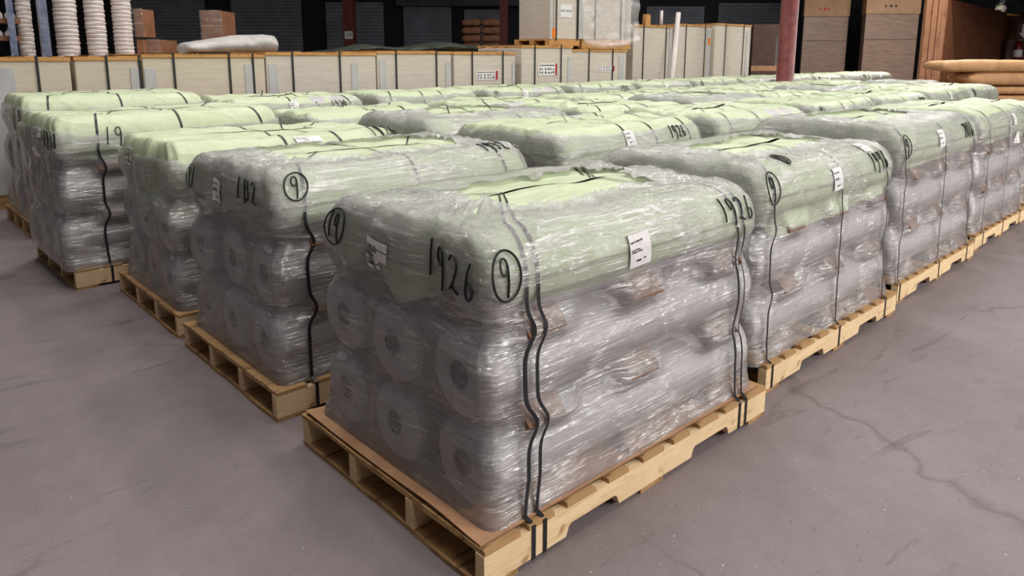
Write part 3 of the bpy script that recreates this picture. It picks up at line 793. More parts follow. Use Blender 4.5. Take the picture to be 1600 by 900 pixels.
for ri, rname, j0, j1, pitch, org, slope in ROWS:
    for j in range(j0, j1):
        k = (ri * 5 + j * 3) % 6; s, over, ms = FAR[k]
        loc = (org[0] + pitch * j, org[1] + slope * pitch * j, 0); rz = slope * .6 + random.uniform(-.006, .006)
        last = ' at its far end' if j == j1 - 1 else ''
        lb = 'green topped wrapped load, %s along the %s from the open end' % (ORD[j], rname)
        sp = [('side', .6, s.zc + .03, .09, .09, 0, False)] if j % 2 else []
        mk = [('side', 1.05, s.zc + .045, .072, ['1932', '1938', '1926', '1926'][(ri + j) % 4], dict(rr=.0034))] if j % 3 == 1 else ([('side', .12, s.zc + .05, .07, '9', dict(circle=True))] if j % 3 == 0 else [])
        load(loc, rz, lb, s, False, .03, over, sp, mk, straps=(.18, .62, .9, 1.27)[j % 2:][:3], meshes=ms)
        if j % 2:
            xq, yq = .35 + .13 * (j % 4), .30 + .1 * (j % 3); pth = [(xq + .10 * t, yq + .16 * t, s.top + .004 + .055 * math.sin(2.2 * t) * t) for t in np.linspace(0, 1, 10)]
            q = MB(); q.v = [v for p in pth for v in ((p[0] - .006, p[1], p[2]), (p[0] + .006, p[1] + .002, p[2]))]; q.f = [(2 * i, 2 * i + 1, 2 * i + 3, 2 * i + 2) for i in range(9)]
            link('strap_end', q.mesh('strap_end'), 'strap', LOADS[-1])
        pallet(loc, rz, 'pallet under the %s load along the %s' % (ORD[j], rname))

# ------------------------------------------------------------------ floor
def struct(name, me, mat, smooth=False):
    o = link(name, me, mat, None, smooth); o['kind'] = 'structure'; return o
m = MB(); m.box(-8, 60, -30, 60, -.12, 0)
struct('floor', m.fix('floor'), 'floor')

# ------------------------------------------------------------------ pale board crates along the back of the rows
def crate(x0, x1, y0, z1, label, straps, body='board', dep=1.0, z0=.13, corner=(), lab=None, tagpx=None, skid=True, top=.035, zfront=None):
    r = empty('board_crate', (x0, y0, 0), 0, label, 'crate', 'pale strapped board crates')
    w = x1 - x0
    # stacked board edges: a body with slightly uneven tiers
    m = MB(); m.box(0, w, 0, dep, z0, z1 - top); b = m.build('board_stack', body, r, bevel=.012)
    t = MB(); n = 3
    t.box(-.005, w + .005, -.012, .085, z1 - top, z1); t.box(-.005, w + .005, dep - .08, dep + .01, z1 - top, z1)
    for k in range(5): xx = k / 4 * (w - .09); t.box(xx, xx + .09, -.006, dep, z1 - top * .55, z1 - .004 + .012 * (k % 2))
    t.build('top_frame', 'orange_wood', r)
    for sx in straps:
        q = MB(); c = sx - x0
        q.box(c - .011, c + .011, -.0165, -.012, z0 - .02, z1 + .012); q.box(c - .011, c + .011, -.0165, dep + .014, z1 + .012, z1 + .0165); q.box(c - .011, c + .011, dep + .0105, dep + .015, z0 - .02, z1 + .012)
        q.build('strap', 'strap', r)
    for cx0, cx1, zt in corner:
        q = MB(); q.box(cx0 - x0, cx1 - x0, -.010, -.001, z0, zt); q.build('corner_board', 'corner', r)
    if skid:
        q = MB()
        for yy in (0, dep / 2 - .05, dep - .1): q.box(0, w, yy, yy + .1, 0, z0 - .022)
        q.box(0, w, 0, dep, z0 - .022, z0); q.build('skid', 'deck', r)
    if lab:
        lx, lz, lw, lh = lab
        q = MB(); q.box(lx - x0, lx - x0 + lw, -.008, -.0015, lz, lz + lh); lo = q.build('label_sheet', 'paper', r)
        q = MB(); q.box(lx - x0 + lw * .90, lx - x0 + lw, -.0105, -.008, lz, lz + lh); q.build('red_strip', 'red', lo)
        q = MB(); gg = random.Random(3)
        x = .04
        while x < .84: 
            ww = gg.uniform(.03, .07); q.box(lx - x0 + lw * x, lx - x0 + lw * (x + ww), -.0095, -.008, lz + lh * .80, lz + lh * .9); x += ww + .015
        for zz in (.46, .16):
            for x in (.05, .17, .34, .50, .63, .76): q.box(lx - x0 + lw * x, lx - x0 + lw * (x + gg.uniform(.05, .09)), -.0095, -.008, lz + lh * zz, lz + lh * (zz + gg.uniform(.06, .2)))
        q.build('print', 'print_', lo)
    if tagpx:
        q = MB(); tx, tz = tagpx; q.box(tx - x0 - .035, tx - x0 + .035, -.015, -.0105, tz - .07, tz + .07); q.build('orange_tag', 'orange', r)
    return r
Y0 = 6.62
X = lambda u, v=90, y=Y0: float(on_y(u, v, y)[0])
Z = lambda u, v, y=Y0: float(on_y(u, v, y)[2])
crate(-.62, X(108), Y0, 1.36, 'cream crate at the left edge of the photo, with a grey corner board', [X(56)], 'board_warm', corner=[(-.4, X(19), 1.27)])
crate(X(115), X(219), Y0, 1.365, 'cream crate in front of the white bucket stacks, second from the left', [X(165), X(218) - .01], 'board_warm', corner=[(X(201), X(216), 1.26)])
crate(X(221.5), X(413), Y0, 1.39, 'wide cream crate below the grey plastic bundle', [X(270), X(357), X(394)], 'board_warm', corner=[(X(223), X(241), 1.25), (X(381), X(393), 1.28)])
crate(X(415), X(587), Y0, 1.415, 'wide pale crate left of the dark green tarpaulin', [X(456), X(530)], corner=[(X(418), X(432), 1.28), (X(548), X(558), 1.29)])
crate(X(589), X(705), Y0, 1.435, 'pale crate under the middle of the dark green tarpaulin', [X(618), X(681)], corner=[(X(592), X(602), 1.33), (X(696), X(704), 1.3)])
crate(X(709), X(805), Y0, 1.43, 'pale crate with a red striped label sheet, lower than its right neighbour', [X(737), X(785)], corner=[(X(800), X(804), 1.3)], lab=(X(744), Z(744, 125), X(777) - X(744), .12))
crate(X(815), X(894), Y0, 1.53, 'pale crate with a full label sheet and red strip, right of the lower labelled crate', [X(835), X(876)], lab=(X(841), Z(841, 118), X(870) - X(841), .175), corner=[(X(887), X(893), 1.36)])
crate(X(899), X(986), Y0 + .1, 1.48, 'pale crate carrying the film draped upper stack', [X(927), X(964)], lab=(X(934, 100, Y0 + .1), Z(934, 112, Y0 + .1), X(960) - X(934), .09), corner=[(X(974), X(982), 1.38)])
Y1 = 7.05
X1 = lambda u, v=60: float(on_y(u, v, Y1)[0])
crate(X1(990), X1(1051), Y1, 1.93, 'tall pale crate right of the film draped stack, behind the white pole', [X1(1005), X1(1040)], corner=[(X1(1046), X1(1050), 1.9)])
crate(X1(1055), X1(1111), Y1, 1.98, 'tall pale crate with an orange tag', [X1(1071), X1(1101)], corner=[(X1(1104), X1(1110), 1.9)], tagpx=(X1(1107.5), Z(1107, 65, Y1)))
crate(X1(1117), X1(1173), Y1, 2.03, 'tall pale crate at the right end of the crate line', [X1(1133), X1(1161)], corner=[(X1(1166), X1(1170), 1.9)])
# upper stacks standing on the crates
def upper(x0, x1, y0, z0, z1, label, straps, name='board_stack_bundle', **k):
    return crate(x0, x1, y0, z1, label, straps, z0=z0, skid=False, **k)
yU = Y0 + .15
XU = lambda u: float(on_y(u, 40, yU)[0]); ZU = lambda v, u=880: float(on_y(u, v, yU)[2])
zt = 1.535
ua = crate(XU(866), XU(902), yU, 2.6, 'narrow pale board stack standing on a crate, with a paper notice and an orange tag', [XU(868.5), XU(901)], z0=zt + .1, skid=False, dep=.8, corner=[(XU(858.5), XU(863), 2.5)], tagpx=(XU(864.5), ZU(52)))
q = MB(); w = XU(902) - XU(862); 
for yy in (0, .35, .7): q.box(-.1, w, yy, yy + .1, zt, zt + .078)
q.box(-.1, w, 0, .8, zt + .078, zt + .1); q.build('skid', 'orange_wood', ua)
q = MB(); nx0, nx1 = XU(875) - XU(866), XU(893) - XU(866); q.box(nx0, nx1, -.006, -.001, ZU(27), ZU(7)); nt_ = q.build('paper_notice', 'paper', ua)
text_mesh('NOT HOLD', .045, 'print_', nt_, ((nx0 + nx1) / 2, -.0075, ZU(17)))
ub = crate(XU(910), XU(986), yU, 2.62, 'upper pale board stack draped in loose clear film, on a wooden skid', [XU(929), XU(969)], z0=zt + .11, skid=False, dep=.9, corner=[(XU(904), XU(909), 2.5), (XU(977), XU(981), 2.5)])
q = MB(); w = XU(986) - XU(910)
for yy in (0, .4, .8): q.box(0, w, yy, yy + .1, zt - .045, zt + .085)
q.box(0, w, -.01, .9, zt + .085, zt + .11); q.build('skid', 'orange_wood', ub)
U, V = np.meshgrid(np.linspace(-.06, w + .14, 60), np.linspace(0, 1, 60))
low = 1.50 + .30 * ((U - w * .45) / w) ** 2
Zf = 2.55 + (low - 2.55) * V
Yf = -.035 - .05 * np.abs(fbm(U * 5, Zf * 5, 3)) - .05 * np.exp(-((V - .97) / .05) ** 2)
P = np.stack([U + .02 * fbm(Zf * 4, U * 3, 9), Yf, Zf], -1)
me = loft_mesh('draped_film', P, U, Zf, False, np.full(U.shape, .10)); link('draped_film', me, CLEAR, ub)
def single(name, mb, mat, label, cat, group=None, smooth=False, loc=(0, 0, 0), bevel=0):
    o = mb.build(name, mat, None, smooth, bevel); o.location = loc
    return tag(o, label, cat, group)
pt, pb = on_y(1060, 20, Y1 - .12), on_y(1051, 112, Y1 - .25)
dirv = (pb - pt) / (pt[2] - pb[2])
base = pb + dirv * pb[2]
single('leaning_pole', MB().tube([tuple(base), tuple(pt)], .045, 14), 'white', 'white pole leaning against the tall pale crates', 'pole', smooth=True)
pA, pB = on_y(1033, 24, Y1 + .3), on_y(1033, 40, Y1 + .3)
single('cardboard_tube', MB().lathe([(.03, 0), (.03, .30), (.026, .30), (.026, 0)], 16, close=True), 'white', 'short white tube standing on top of the tall crates', 'tube', smooth=True, loc=(pB[0], pB[1], 1.98 - .05))
pB = on_y(1010, 38, Y1 + .3)
q = MB().box(-.07, .07, -.04, .04, 0, .2); q.box(-.05, .05, -.045, .045, .2, .215)
single('wood_block', q, 'orange_wood', 'brown wood block standing on the tall crate beside the film draped stack', 'block', loc=(pB[0], pB[1], 1.93), bevel=.004)

# ------------------------------------------------------------------ things behind the crate line, standing on a second line of crates
YB = 8.15
for (u0, u1, zt_, lb) in ((-20, 216, 1.13, 'pale crate behind the front crate line, under the white bucket stacks'), (217, 520, 1.395, 'pale crate behind the front crate line, under the grey plastic bundle'), (525, 800, 1.42, 'pale crate behind the front crate line, under the dark green tarpaulin')):
    crate(float(on_y(u0, 88, YB)[0]), float(on_y(u1, 88, YB)[0]) - .02, YB, zt_, lb, [], dep=1.5)
def pail_mesh(r, h):
    pr = [(0, 0), (r * .90, 0), (r * .91, h * .72), (r * .97, h * .735), (r * .97, h * .79), (r * .92, h * .815), (r * .93, h * .93), (r, h * .94), (r, h * .985), (r * .96, h), (r * .92, h * .985), (r * .88, .02), (0, .02)]
    return MB().lathe(pr, 28).fix('pail')
pitchz = .047
for k, (u0, u1, lb) in enumerate(((24, 58, 'leftmost stack'), (80, 131, 'second stack from the left'), (129, 173, 'third stack from the left'), (172, 214, 'rightmost stack'))):
    yb = YB + .45
    a, b = on_y(u0, 60, yb), on_y(u1, 60, yb); r = (np.linalg.norm((b - a) @ RH)) / 2
    r = abs((b - a) @ RH) / 2 * .98; c = (a + b) / 2
    me = pail_mesh(r, .30)
    first = None
    for i in range(17):
        if first is None: o = first = link('plastic_pail', me, 'white', None, True)
        else: o = first.copy(); C.objects.link(o)
        o.location = (c[0] + rng.uniform(-.006, .006), c[1], 1.133 + i * pitchz)
        pos = 'bottom pail' if i == 0 else ('%s pail up' % (ORD[i] if i < 12 else ['thirteenth', 'fourteenth', 'fifteenth', 'sixteenth', 'seventeenth'][i - 12]))
        tag(o, '%s in the %s of nested white pails' % (pos, lb), 'pail', 'nested white pails above the cream crates')
for u0, u1, lb in ((13, 26, 'narrow blue-grey plastic corner post left of the white pail stacks'), (58, 80, 'blue-grey plastic corner post between the first two white pail stacks')):
    a, b = on_y(u0, 60, YB + .2), on_y(u1, 60, YB + .2); w = abs((b - a) @ RH); c = (a + b) / 2
    q = MB().prism([(-w / 2, 0), (0, -.05), (w / 2, 0), (w / 2, .03), (0, -.02), (-w / 2, .03)], 1.3, 'z')
    o = single('corner_post', q, 'blue', lb, 'post', loc=(c[0], c[1], 1.132)); o.rotation_euler = (0, 0, math.atan2(RH[1], RH[0]))
# jugs on cardboard trays at the left edge
for i, (v0, v1) in enumerate(((12, 35), (42, 62), (68, 89))):
    c = on_y(6, v1, YB + .35); c2 = on_y(6, v0, YB + .35); h = c2[2] - c[2]
    zb = c[2] if i < 2 else 1.135
    pos = ['top', 'middle', 'bottom'][i]
    for k, dx in enumerate((-.05, .06)):
        q = MB().lathe([(0, 0), (.045, 0), (.048, .02), (.048, h * .55), (.02, h * .8), (.02, h * .95), (0, h * .95)], 16)
        o = single('plastic_jug', q, 'white', '%s white jug on the %s cardboard tray at the left edge' % (['left', 'right'][k], pos), 'jug', 'white jugs at the left edge', True, loc=(c[0] + dx, c[1], zb))
    q = MB().box(-.14, .14, -.1, .1, 0, .008).box(-.14, .14, -.1, -.094, .008, .05).box(-.14, .14, .094, .1, .008, .05).box(-.14, -.134, -.094, .094, .008, .05).box(.134, .14, -.094, .094, .008, .05)
    single('cardboard_tray', q, 'carton', '%s cardboard tray of white jugs at the left edge' % pos, 'tray', loc=(c[0], c[1], zb - .0105 if i < 2 else 1.1305))
RZ = math.atan2(RH[1], RH[0])
def carton(u0, u1, v0, v1, y, label, zb=None, dep=.35, mat='carton', wrap=False, D=None, rz=RZ, name='cardboard_carton', cat='carton', group='brown cartons behind the crates'):
    f = (lambda u, v: on_d(u, v, D)) if D else (lambda u, v: on_y(u, v, y))
    a, b, c = f(u0, v1), f(u1, v1), f(u0, v0)
    w = abs((b - a) @ RH); z0 = a[2] if zb is None else zb; h = c[2] - z0; m_ = (a + b) / 2
    r = empty(name, (m_[0], m_[1], z0), rz, label, cat, group)
    q = MB().box(-w / 2, w / 2, 0, dep, 0, h); q.build('carton_body', mat, r, bevel=.006)
    MB().box(-w / 2, w / 2, -.002, 0, h * .47, h * .53).build('packing_tape', 'kraft', r); MB().box(-.03, .03, -.002, dep, h, h + .002).build('packing_tape', 'kraft', r)
    if wrap:
        U, V = np.meshgrid(np.linspace(-w / 2 - .01, w / 2 + .01, 20), np.linspace(.01, h + .01, 20))
        P = np.stack([U, -.014 - .01 * np.abs(fbm(U * 12, V * 12, 5)), V], -1)
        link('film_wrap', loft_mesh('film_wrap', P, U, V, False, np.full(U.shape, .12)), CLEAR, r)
    return r
carton(209, 229, 14, 62, YB + .5, 'tall brown carton wrapped in film beside the white pails', dep=.3, wrap=True, zb=1.398 + .2)
carton(212, 228, 62, 84, YB + .5, 'small brown carton under the tall film wrapped carton', dep=.3, zb=1.398)
carton(229, 254, 62, 84, YB + .5, 'small brown carton wrapped in film, right of the white pails', dep=.3, wrap=True, zb=1.398)
carton(254, 263, 63, 84, YB + .6, 'narrow brown carton at the right of the small carton row', dep=.3, zb=1.398)
carton(310, 354, 16, 61, YB + .95, 'large brown carton wrapped in film with a grey document pouch', dep=.5, wrap=True, zb=1.40 + .17)
carton(296, 352, 62, 84, YB + .95, 'low brown carton under the large film wrapped carton', dep=.5, zb=1.40)
# grey plastic bundle lying on the crates
def blob(name, mat, label, cat, u0, u1, ytop, y, zb, prof, dep, seed, n=60, k=18, amp=.02):
    a, b = on_y(u0, ytop, y), on_y(u1, ytop, y); Lx = abs(b[0] - a[0]); c = (a + b) / 2
    xs = np.linspace(0, 1, n); th = np.linspace(0, 2 * math.pi, k, endpoint=False)
    T, XX = np.meshgrid(th, xs)
    hh = np.interp(xs, *zip(*prof))[:, None] + 0 * T
    pinch = np.clip(np.minimum(xs, 1 - xs) / .03, .05, 1)[:, None]
    rr = 1 + amp / .05 * .18 * fbm(XX * 9, np.cos(T) * 2 + 5, seed + np.sin(T) * 2)
    y_ = np.cos(T) * dep / 2 * pinch ** .4 * rr; z_ = (np.sin(T) * .5 + .5) * hh * (.8 + .2 * rr) * (.5 + .5 * pinch ** .3)
    P = np.stack([(XX - .5) * Lx, y_, np.clip(z_, 0, None)], -1)
    q = MB().grid(P, True); q.f += [tuple(range(k - 1, -1, -1)), tuple((n - 1) * k + j for j in range(k))]
    o = single(name, q, mat, label, cat, None, True, (c[0], c[1], zb))
    return o
blob('plastic_bundle', 'grey_tarp', 'grey plastic sheeting bundle lying on the crates below the brown carton', 'bundle', 281, 427, 70, YB + .25, 1.398, [(0, .13), (.3, .19), (.55, .24), (.85, .26), (.97, .25), (1, .2)], .5, 3)
blob('tarpaulin', 'tarp', 'dark green crumpled tarpaulin lying along the crate tops', 'tarpaulin', 495, 770, 76, YB + .45, 1.4225, [(0, .02), (.12, .05), (.22, .13), (.3, .1), (.42, .08), (.55, .14), (.62, .18), (.72, .17), (.8, .13), (.95, .12), (1, .06)], .8, 8, n=110, amp=.05)
cB = on_y(790, 76, YB + .1); 

# ------------------------------------------------------------------ back wall, shutters, columns (square to the view, far behind)
DW = 27.0
def wall_box(u0, u1, v0, v1, D, th, z0=None, z1=None):
    """a box in the back wall's frame, given by the picture columns it spans at distance D"""
    a, b = (u0 - 800) / FOC * D / 1.0, (u1 - 800) / FOC * D / 1.0
    k = 1.0 / (ray(800, 88) @ FH)
    a = (on_d(u0, 88, D) - CAM) @ RH; b = (on_d(u1, 88, D) - CAM) @ RH
    za = on_d((u0 + u1) / 2, v1, D)[2] if z0 is None else z0; zb = on_d((u0 + u1) / 2, v0, D)[2] if z1 is None else z1
    return a, b, D, D + th, za, zb
BW = empty('back_frame_axis', (CAM[0], CAM[1], 0), RZ)      # used only for the numbers below
BWM = Matrix.Translation((CAM[0], CAM[1], 0)) @ Matrix.Rotation(RZ, 4, 'Z')
bpy.data.objects.remove(BW)
def place_bw(o): o.matrix_world = BWM; return o
m = MB(); m.box(-30, 30, DW, DW + .3, 0, 7.5); place_bw(struct('wall_back', m.fix('wall_back'), 'wall'))
m = MB(); a, b, d0, d1, z0, z1 = wall_box(620, 860, 2, 9, DW - .3, .3, z1=6.5); m.box(a, b, d0, d1, z0, z1); place_bw(struct('trim_1', m.fix('trim_1'), 'upper'))
doors = [(212, 325, -20), (366, 474, -20), (512, 601, 3), (632, 706, 9), (726, 781, 14), (829, 862, 8), (1008, 1097, 8), (1119, 1222, 0)]
for i, (u0, u1, vt) in enumerate(doors):
    a, b, d0, d1, z0, z1 = wall_box(u0, u1, vt, 200, DW - .07, .07, z0=0)
    m = MB(); zz = 0.0; pl = .12
    prof = []
    nsl = int((z1 - .0) / pl)
    P = []
    for k in range(nsl * 4 + 1):
        z = k * pl / 4; y = d0 - .025 * (.5 - .5 * math.cos(k * math.pi / 2)) ; P.append((y, z))
    P += [(d1, nsl * pl), (d1, 0)]
    m.prism(P, b - a, 'x', a)
    place_bw(struct('door_%d' % (i + 1), m.fix('door_%d' % (i + 1)), 'shutter'))
def column(u, D, w, label, plate=None):
    c = (on_d(u, 60, D) - CAM) @ RH
    q = MB(); h = w / 2
    # I-section: two flanges and a web
    q.box(c - h, c + h, D - h, D - h + .03, 0, 7); q.box(c - h, c + h, D + h - .03, D + h, 0, 7); q.box(c - .02, c + .02, D - h + .03, D + h - .03, 0, 7)
    q.box(c - h * 1.3, c + h * 1.3, D - h * 1.3, D + h * 1.3, 0, .03)
    o = q.build('steel_column', 'column'); place_bw(o)
    tag(o, label, 'column', 'oxide red steel columns')
    o['kind'] = 'thing'
    if plate:
        zz = on_d(u, plate, D)[2]; q = MB().box(c - .13, c + .13, D - h - .012, D - h, zz - .12, zz + .12); p_ = q.build('number_plate', 'paper', o)
        text_mesh('10', .2, 'print_', p_, (c, D - h - .016, zz))
    return o
column(547, 24.5, .36, 'dark red steel column with a small white plate, between two shutters', plate=55)
column(787, 24.5, .27, 'red steel column right of the stacked brown sacks')
# round red column in the gap between the two rearmost rows
cB = on_d(1228, 100, 13.9)
q = MB().lathe([(0, 0), (.26, 0), (.26, .02), (.158, .02), (.158, 7), (0, 7)], 32)
o = single('steel_column', q, 'column', 'large red round column standing among the wrapped loads', 'column', 'oxide red steel columns', True, (cB[0], cB[1], 0)); o['kind'] = 'thing'
# stack of brown sacks far back: each sack a thing
def sack_mesh(w, d, h, seed):
    n, k = 30, 20; P = []
    xs = np.linspace(-1, 1, n); th = np.linspace(0, 2 * math.pi, k, endpoint=False)
    T, XX = np.meshgrid(th, xs); sq = (1 - np.abs(XX) ** 8 * .55)
    c, s_ = np.cos(T), np.sin(T); se = lambda t, p: np.sign(t) * np.abs(t) ** p
    P = np.stack([XX * w / 2, se(c, .4) * d / 2 * (1 - .10 * np.abs(XX) ** 4), np.clip((se(s_, .5) * sq * .5 + .5) * h * (.97 + .06 * fbm(XX * 3, c * 2, seed + s_)), 0, h)], -1)
    q = MB().grid(P, True); q.f += [tuple(range(k - 1, -1, -1)), tuple((n - 1) * k + j for j in range(k))]
    return q.fix('paper_sack')
D = 22.5; a = (on_d(722, 60, D) - CAM) @ RH; b = (on_d(781, 60, D) - CAM) @ RH; zt = on_d(750, 29, D)[2]
nl = 10; hh = (zt - .13) / nl; ws = (b - a) / 2
sm = sack_mesh(ws * .98, .75, hh * .99, 4); proto = None
q = MB()
for yy in (0, .35, .7): q.box(a, b, D + yy - .2, D + yy - .1, 0, .1)
q.box(a, b, D - .2, D + .65, .1, .129); o = single('wooden_pallet', q, 'deck', 'pallet under the stacked brown sacks at the back', 'pallet'); place_bw(o)
for l in range(nl):
    for k in range(2):
        if proto is None: o = proto = link('paper_sack', sm, 'carton', None, True)
        else: o = proto.copy(); C.objects.link(o)
        o.matrix_world = BWM @ Matrix.Translation((a + ws * (k + .5), D + .2, .13 + l * hh))
        tag(o, '%s brown sack of the %s layer up, in the far stack by the column' % (['left', 'right'][k], ORD[l]), 'sack', 'brown sacks stacked at the back')

# ------------------------------------------------------------------ right background: cartons, plank partition, sacks
def gaylord(u0, u1, us, D, vfold, label):
    a = (on_d(u0, 60, D) - CAM) @ RH; b = (on_d(u1, 60, D) - CAM) @ RH; c = (on_d(us, 60, D) - CAM) @ RH
    ang = .33; w = (b - a); dep = min(1.2, (c - b) / math.sin(ang))
    zf = on_d((u0 + u1) / 2, vfold, D)[2]
    r = empty('bulk_carton', (0, 0, 0), 0, label, 'carton', 'large bulk cartons by the plank partition')
    p0 = CAM + RH * a + FH * D; r.location = (p0[0], p0[1], 0); r.rotation_euler = (0, 0, RZ - .02)
    q = MB().prism([(0, 0), (w, 0), (w + dep * math.sin(ang), dep * math.cos(ang)), (dep * math.sin(ang), dep * math.cos(ang))], zf - .14, 'z', .14); q.build('carton_body', 'gaylord_dark', r, bevel=.02)
    q = MB().prism([(-.02, -.02), (w + .02, -.02), (w + .03 + dep * math.sin(ang), dep * math.cos(ang) + .02), (dep * math.sin(ang) - .02, dep * math.cos(ang) + .02)], 1.2, 'z', zf); q.build('carton_lid', 'gaylord', r, bevel=.02)
    q = MB()
    for k in range(3): q.box(k * (w - .1) / 2, k * (w - .1) / 2 + .1, 0, dep, 0, .12)
    q.box(0, w, 0, dep, .12, .14); q.build('skid', 'deck', r)
    for du, wd in ((.33, .035), (.42, .06), (.52, .04)): MB().box(w * du, w * (du + wd), -.0235, -.0205, zf + .19, zf + .26).build('print', 'red' if us < 1400 else 'print_', r)
    q = MB(); q.box(0, w, -.012, -.002, (zf) * .72, (zf) * .72 + .014); q.build('fold_seam', 'side_dark', r)
    return r
gaylord(1254, 1323, 1347, 22.6, 26, 'tan bulk carton right of the large red column, its lower part wrapped in film')
gaylord(1350, 1432, 1452, 21.6, 22, 'tallest tan bulk carton, beside the plank partition')
# dark brown carton behind the crate line's right end
carton(1172, 1222, 38, 130, None, 'dark brown carton between the crate line and the large red column', zb=0, D=18.5, mat='brownbox', dep=.8)
# grey conduit and round plate beside the red column
pA = on_d(1219, 60, 14.6); q = MB().tube([(pA[0], pA[1], 0), (pA[0], pA[1], 5)], .03, 10); q.box(pA[0] - .06, pA[0] + .06, pA[1] - .05, pA[1] + .05, 1.2, 1.75)
single('conduit_pipe', q, 'steel', 'thin grey conduit with a box, left of the large red column', 'pipe', smooth=False)
# rough posts and plank partition
def post(u0, u1, D, lb, mat='post'):
    a = (on_d(u0, 60, D) - CAM) @ RH; b = (on_d(u1, 60, D) - CAM) @ RH
    q = MB(); n = 12
    for k in range(n): 
        z0, z1 = k * .5, k * .5 + .5; q.box(a, b, D, D + .12, z0, z1)
    bm_ = MB().box(a, b, D, D + .12, 0, 6)
    o = bm_.build('timber_post', mat, None, False, .008); place_bw(o); return tag(o, lb, 'post', 'rough timber posts at the partition end')
DP = 16.5
post(1443, 1451.5, DP, 'leftmost rough timber post at the end of the plank partition')
post(1452.5, 1461, DP, 'second rough timber post at the end of the plank partition')
post(1462, 1475, DP, 'pale timber post nearest the partition planks')
p0, p1 = on_d(1477, 60, DP + .22), on_d(1640, 60, 27.5)
dv = p1 - p0; Lw = math.hypot(dv[0], dv[1])
r = MB(); nb = 26; g = random.Random(5)
for k in range(nb):
    x0, x1 = k * Lw / nb, (k + 1) * Lw / nb - .012
    r.box(x0, x1, g.uniform(0, .012), .05, 0, 2.62 + g.uniform(-.02, .02))
me = r.fix('wall_right'); o = struct('wall_right', me, 'plank'); o.location = (p0[0], p0[1], 0); o.rotation_euler = (0, 0, math.atan2(dv[1], dv[0]))
# thin pipe, cross bar, lamp, exit sign and extinguisher beyond
pA = on_d(1561, 60, 23.0); pB = on_d(1568, 0, 23.0)
single('vertical_pipe', MB().tube([(pA[0], pA[1], 0), (pB[0], pB[1], 5)], .05, 10), 'steel', 'thin grey pipe at the far end of the plank partition', 'pipe', smooth=True)
c = on_d(1564, 13, 22.5)
r = empty('wall_lamp', tuple(c), RZ, 'round bare lamp glinting above the plank partition', 'lamp')
MB().lathe([(0, -.16), (.06, -.155), (.12, -.12), (.15, -.04), (.155, 0), (.11, .07), (.05, .1), (0, .1)], 20).build('globe', 'glass', r, True)
MB().lathe([(0, .1), (.09, .1), (.09, .17), (0, .17)], 16).build('lamp_cap', 'steel', r, True)
MB().tube([(-.1, .05, .14), (-.16, .06, -.3), (-.1, .06, -.9), (.1, .08, -1.1)], .015, 6).build('cable', 'steel', r, True)
MB().tube([(0, .05, .14), (0, .05, .5)], .02, 8).build('hanger', 'steel', r, True)
a_, b_ = on_d(1560, 22, 21.5), on_d(1592, 24, 21.5)
single('crossbar', MB().tube([tuple(a_), tuple(b_)], .035, 8), 'orange_wood', 'pale wooden bar across the pipe above the partition', 'bar')
c = on_d(1591, 76, 21.0)
r = empty('fire_extinguisher', (c[0], c[1], c[2] - .35), RZ, 'red fire extinguisher with a pale label, right edge beyond the partition', 'extinguisher')
MB().lathe([(0, 0), (.10, 0), (.11, .02), (.11, .42), (.09, .49), (.04, .53), (.04, .57), (0, .57)], 22).build('cylinder_body', 'ext_red', r, True)
MB().lathe([(.1115, .12), (.1115, .32)], 22).build('label_sticker', 'paper', r, True)
MB().box(-.02, .16, -.015, .015, .58, .60).box(-.02, .03, -.02, .02, .56, .60).build('handle', 'steel', r)
MB().tube([(.05, 0, .57), (.17, -.03, .5), (.15, -.03, .2)], .014, 8).build('hose', 'strap', r, True)
q = MB().box(-.3, .3, .05, .1, -c[2] + .35, .62); bo = q.build('mounting_board', 'brownbox', r)
c = on_d(1601, 48, 21.0)
r = empty('arrow_sign', (c[0], c[1], c[2]), RZ, 'dark sign with a pink arrow above the fire extinguisher', 'sign')
MB().box(-.2, .35, .02, .05, -.3, .3).build('sign_board', 'brownbox', r)
MB().prism([(-.07, .18), (.07, .18), (.07, -.06), (.13, -.06), (0, -.2), (-.13, -.06), (-.07, -.06)], .012, 'y', .008).build('arrow', 'paper', r)
# roof edge above the partition
q = MB()
for k in range(60):
    q.box(k * .25, k * .25 + .13, -5, 0, 0, .04); q.box(k * .25 + .13, k * .25 + .25, -5, 0, .03, .07)
o = link('roof_1', q.fix('roof_1'), 'fascia'); o['kind'] = 'structure'; pr_ = on_d(1474, -4, DP + .3); o.location = (pr_[0], pr_[1], 2.95); o.rotation_euler = (0, 0, math.atan2(dv[1], dv[0]) )
# big brown sacks on a pallet at the end of the second row
def big_sack(u0, u1, v0, v1, D, label, seed, zb=None, dep=.8):
    a = (on_d(u0, v1, D) - CAM) @ RH; b = (on_d(u1, v1, D) - CAM) @ RH
    z0 = on_d((u0 + u1) / 2, v1, D)[2] if zb is None else zb; z1 = on_d((u0 + u1) / 2, v0, D)[2]
    me = sack_mesh(b - a, dep, z1 - z0, seed)
    o = link('paper_sack', me, 'bag', None, True); o.matrix_world = BWM @ Matrix.Translation(((a + b) / 2, D + dep / 2, z0))
    return tag(o, label, 'sack', 'large brown sacks at the right'), z0, z1
DB = 14.2
a = (on_d(1478, 130, DB) - CAM) @ RH; b = (on_d(1640, 130, DB) - CAM) @ RH
zp = on_d(1550, 134, DB)[2]
zb2 = on_d(1550, 113, DB)[2]
lay = (zp - .13) / 4
q = MB()
for yy in (0, .4, .8): q.box(a, b, DB + yy, DB + yy + .1, 0, .1)
q.box(a, b, DB, DB + .9, .1, .13)
o = single('wooden_pallet', q, 'deck', 'pallet under the large brown sacks at the right edge', 'pallet'); place_bw(o)
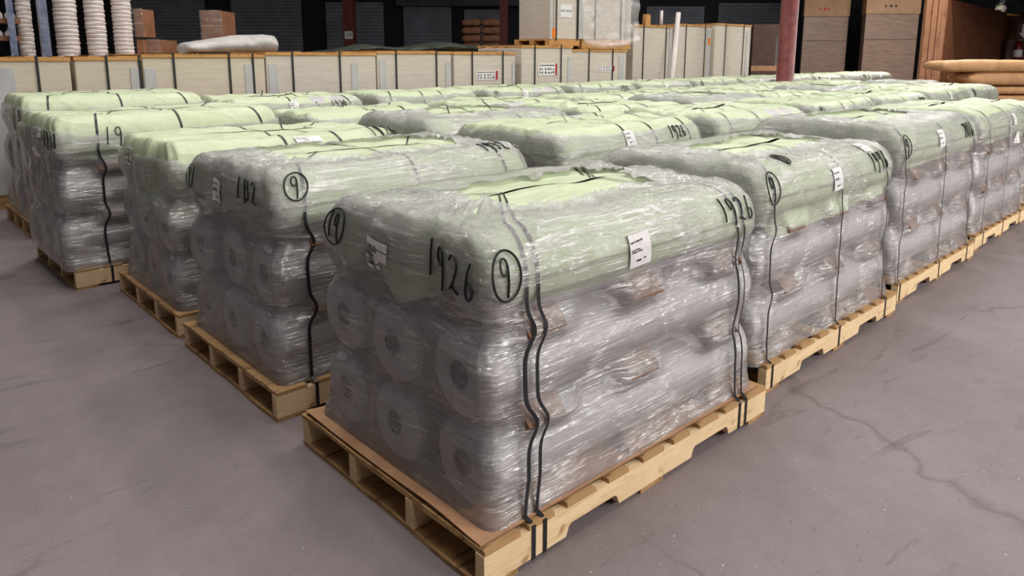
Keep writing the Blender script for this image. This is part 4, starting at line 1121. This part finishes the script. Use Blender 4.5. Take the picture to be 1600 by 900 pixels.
for l in range(4):
    me = sack_mesh((b - a) * .98, .85, lay * .98, 70 + l)
    o = link('paper_sack', me, 'bag', None, True); o.matrix_world = BWM @ Matrix.Translation(((a + b) / 2, DB + .45, .13 + l * lay))
    tag(o, 'brown sack in the %s layer from the floor under the two large visible sacks' % ORD[l], 'sack', 'large brown sacks at the right')
big_sack(1515, 1640, 112, 134, DB, 'lower large brown sack, partly under the top sack at the right edge', 81, zb=zp)
big_sack(1475, 1640, 93, 113, DB - .02, 'top large brown sack lying before the plank partition', 82, zb=zb2)

# ------------------------------------------------------------------ light
def area(name, loc, size, power, col=(1, .97, .93), rot=(0, 0, 0), sy=None):
    l = bpy.data.lights.new(name, 'AREA'); l.energy = power; l.color = col; l.shape = 'RECTANGLE'; l.size = size; l.size_y = sy or size
    o = bpy.data.objects.new(name, l); C.objects.link(o); o.location = loc; o.rotation_euler = rot; return o
for i, (x, y, z, p) in enumerate(((2.0, -7.2, 4.4, 340), (6.0, -7.0, 4.4, 320), (9.0, -7.5, 4.6, 280), (12.5, -6.0, 4.6, 280), (14.0, -10.0, 4.6, 280), (7.0, -9.5, 4.6, 220), (-1.0, -4.5, 5.5, 50), (.1, 2.0, 5.6, 36), (.1, -.6, 5.6, 40), (-.2, 5.2, 5.8, 35),
        (1.9, 1.0, 6.2, 40), (3.6, 3.6, 6.2, 62), (7.0, 1.8, 6.2, 70), (9.0, 5.0, 6.2, 85), (13.0, 2.0, 5.6, 90), (14.5, 7.5, 6.2, 80), (1.4, 6.2, 6.2, 40), (16.0, 3.0, 5.2, 120), (18.6, 5.0, 4.4, 210), (3.0, 7.4, 5.6, 55))):
    area('high_bay_and_fill', (x, y, z), 1.5, p, sy=.3, rot=(math.atan2(y + 0.0, z) * -.0, 0, .1 * i))  # unseen overhead lamps, several added to brighten floor, cartons, bundle and film glints
w = bpy.data.worlds.new('hall_ambient_fill'); bpy.context.scene.world = w; w.use_nodes = True  # faint all-round ambient fill, added as no ceiling is built
bg = w.node_tree.nodes['Background']; bg.inputs[0].default_value = (1.0, .96, .95, 1); bg.inputs[1].default_value = .055
sc = bpy.context.scene
sc.view_settings.view_transform = 'Standard'; sc.view_settings.look = 'None'; sc.view_settings.gamma = 1.0; sc.view_settings.exposure = 0.56
sc.view_settings.use_curve_mapping = False
try: sc.cycles.transparent_max_bounces = 16
except Exception: pass
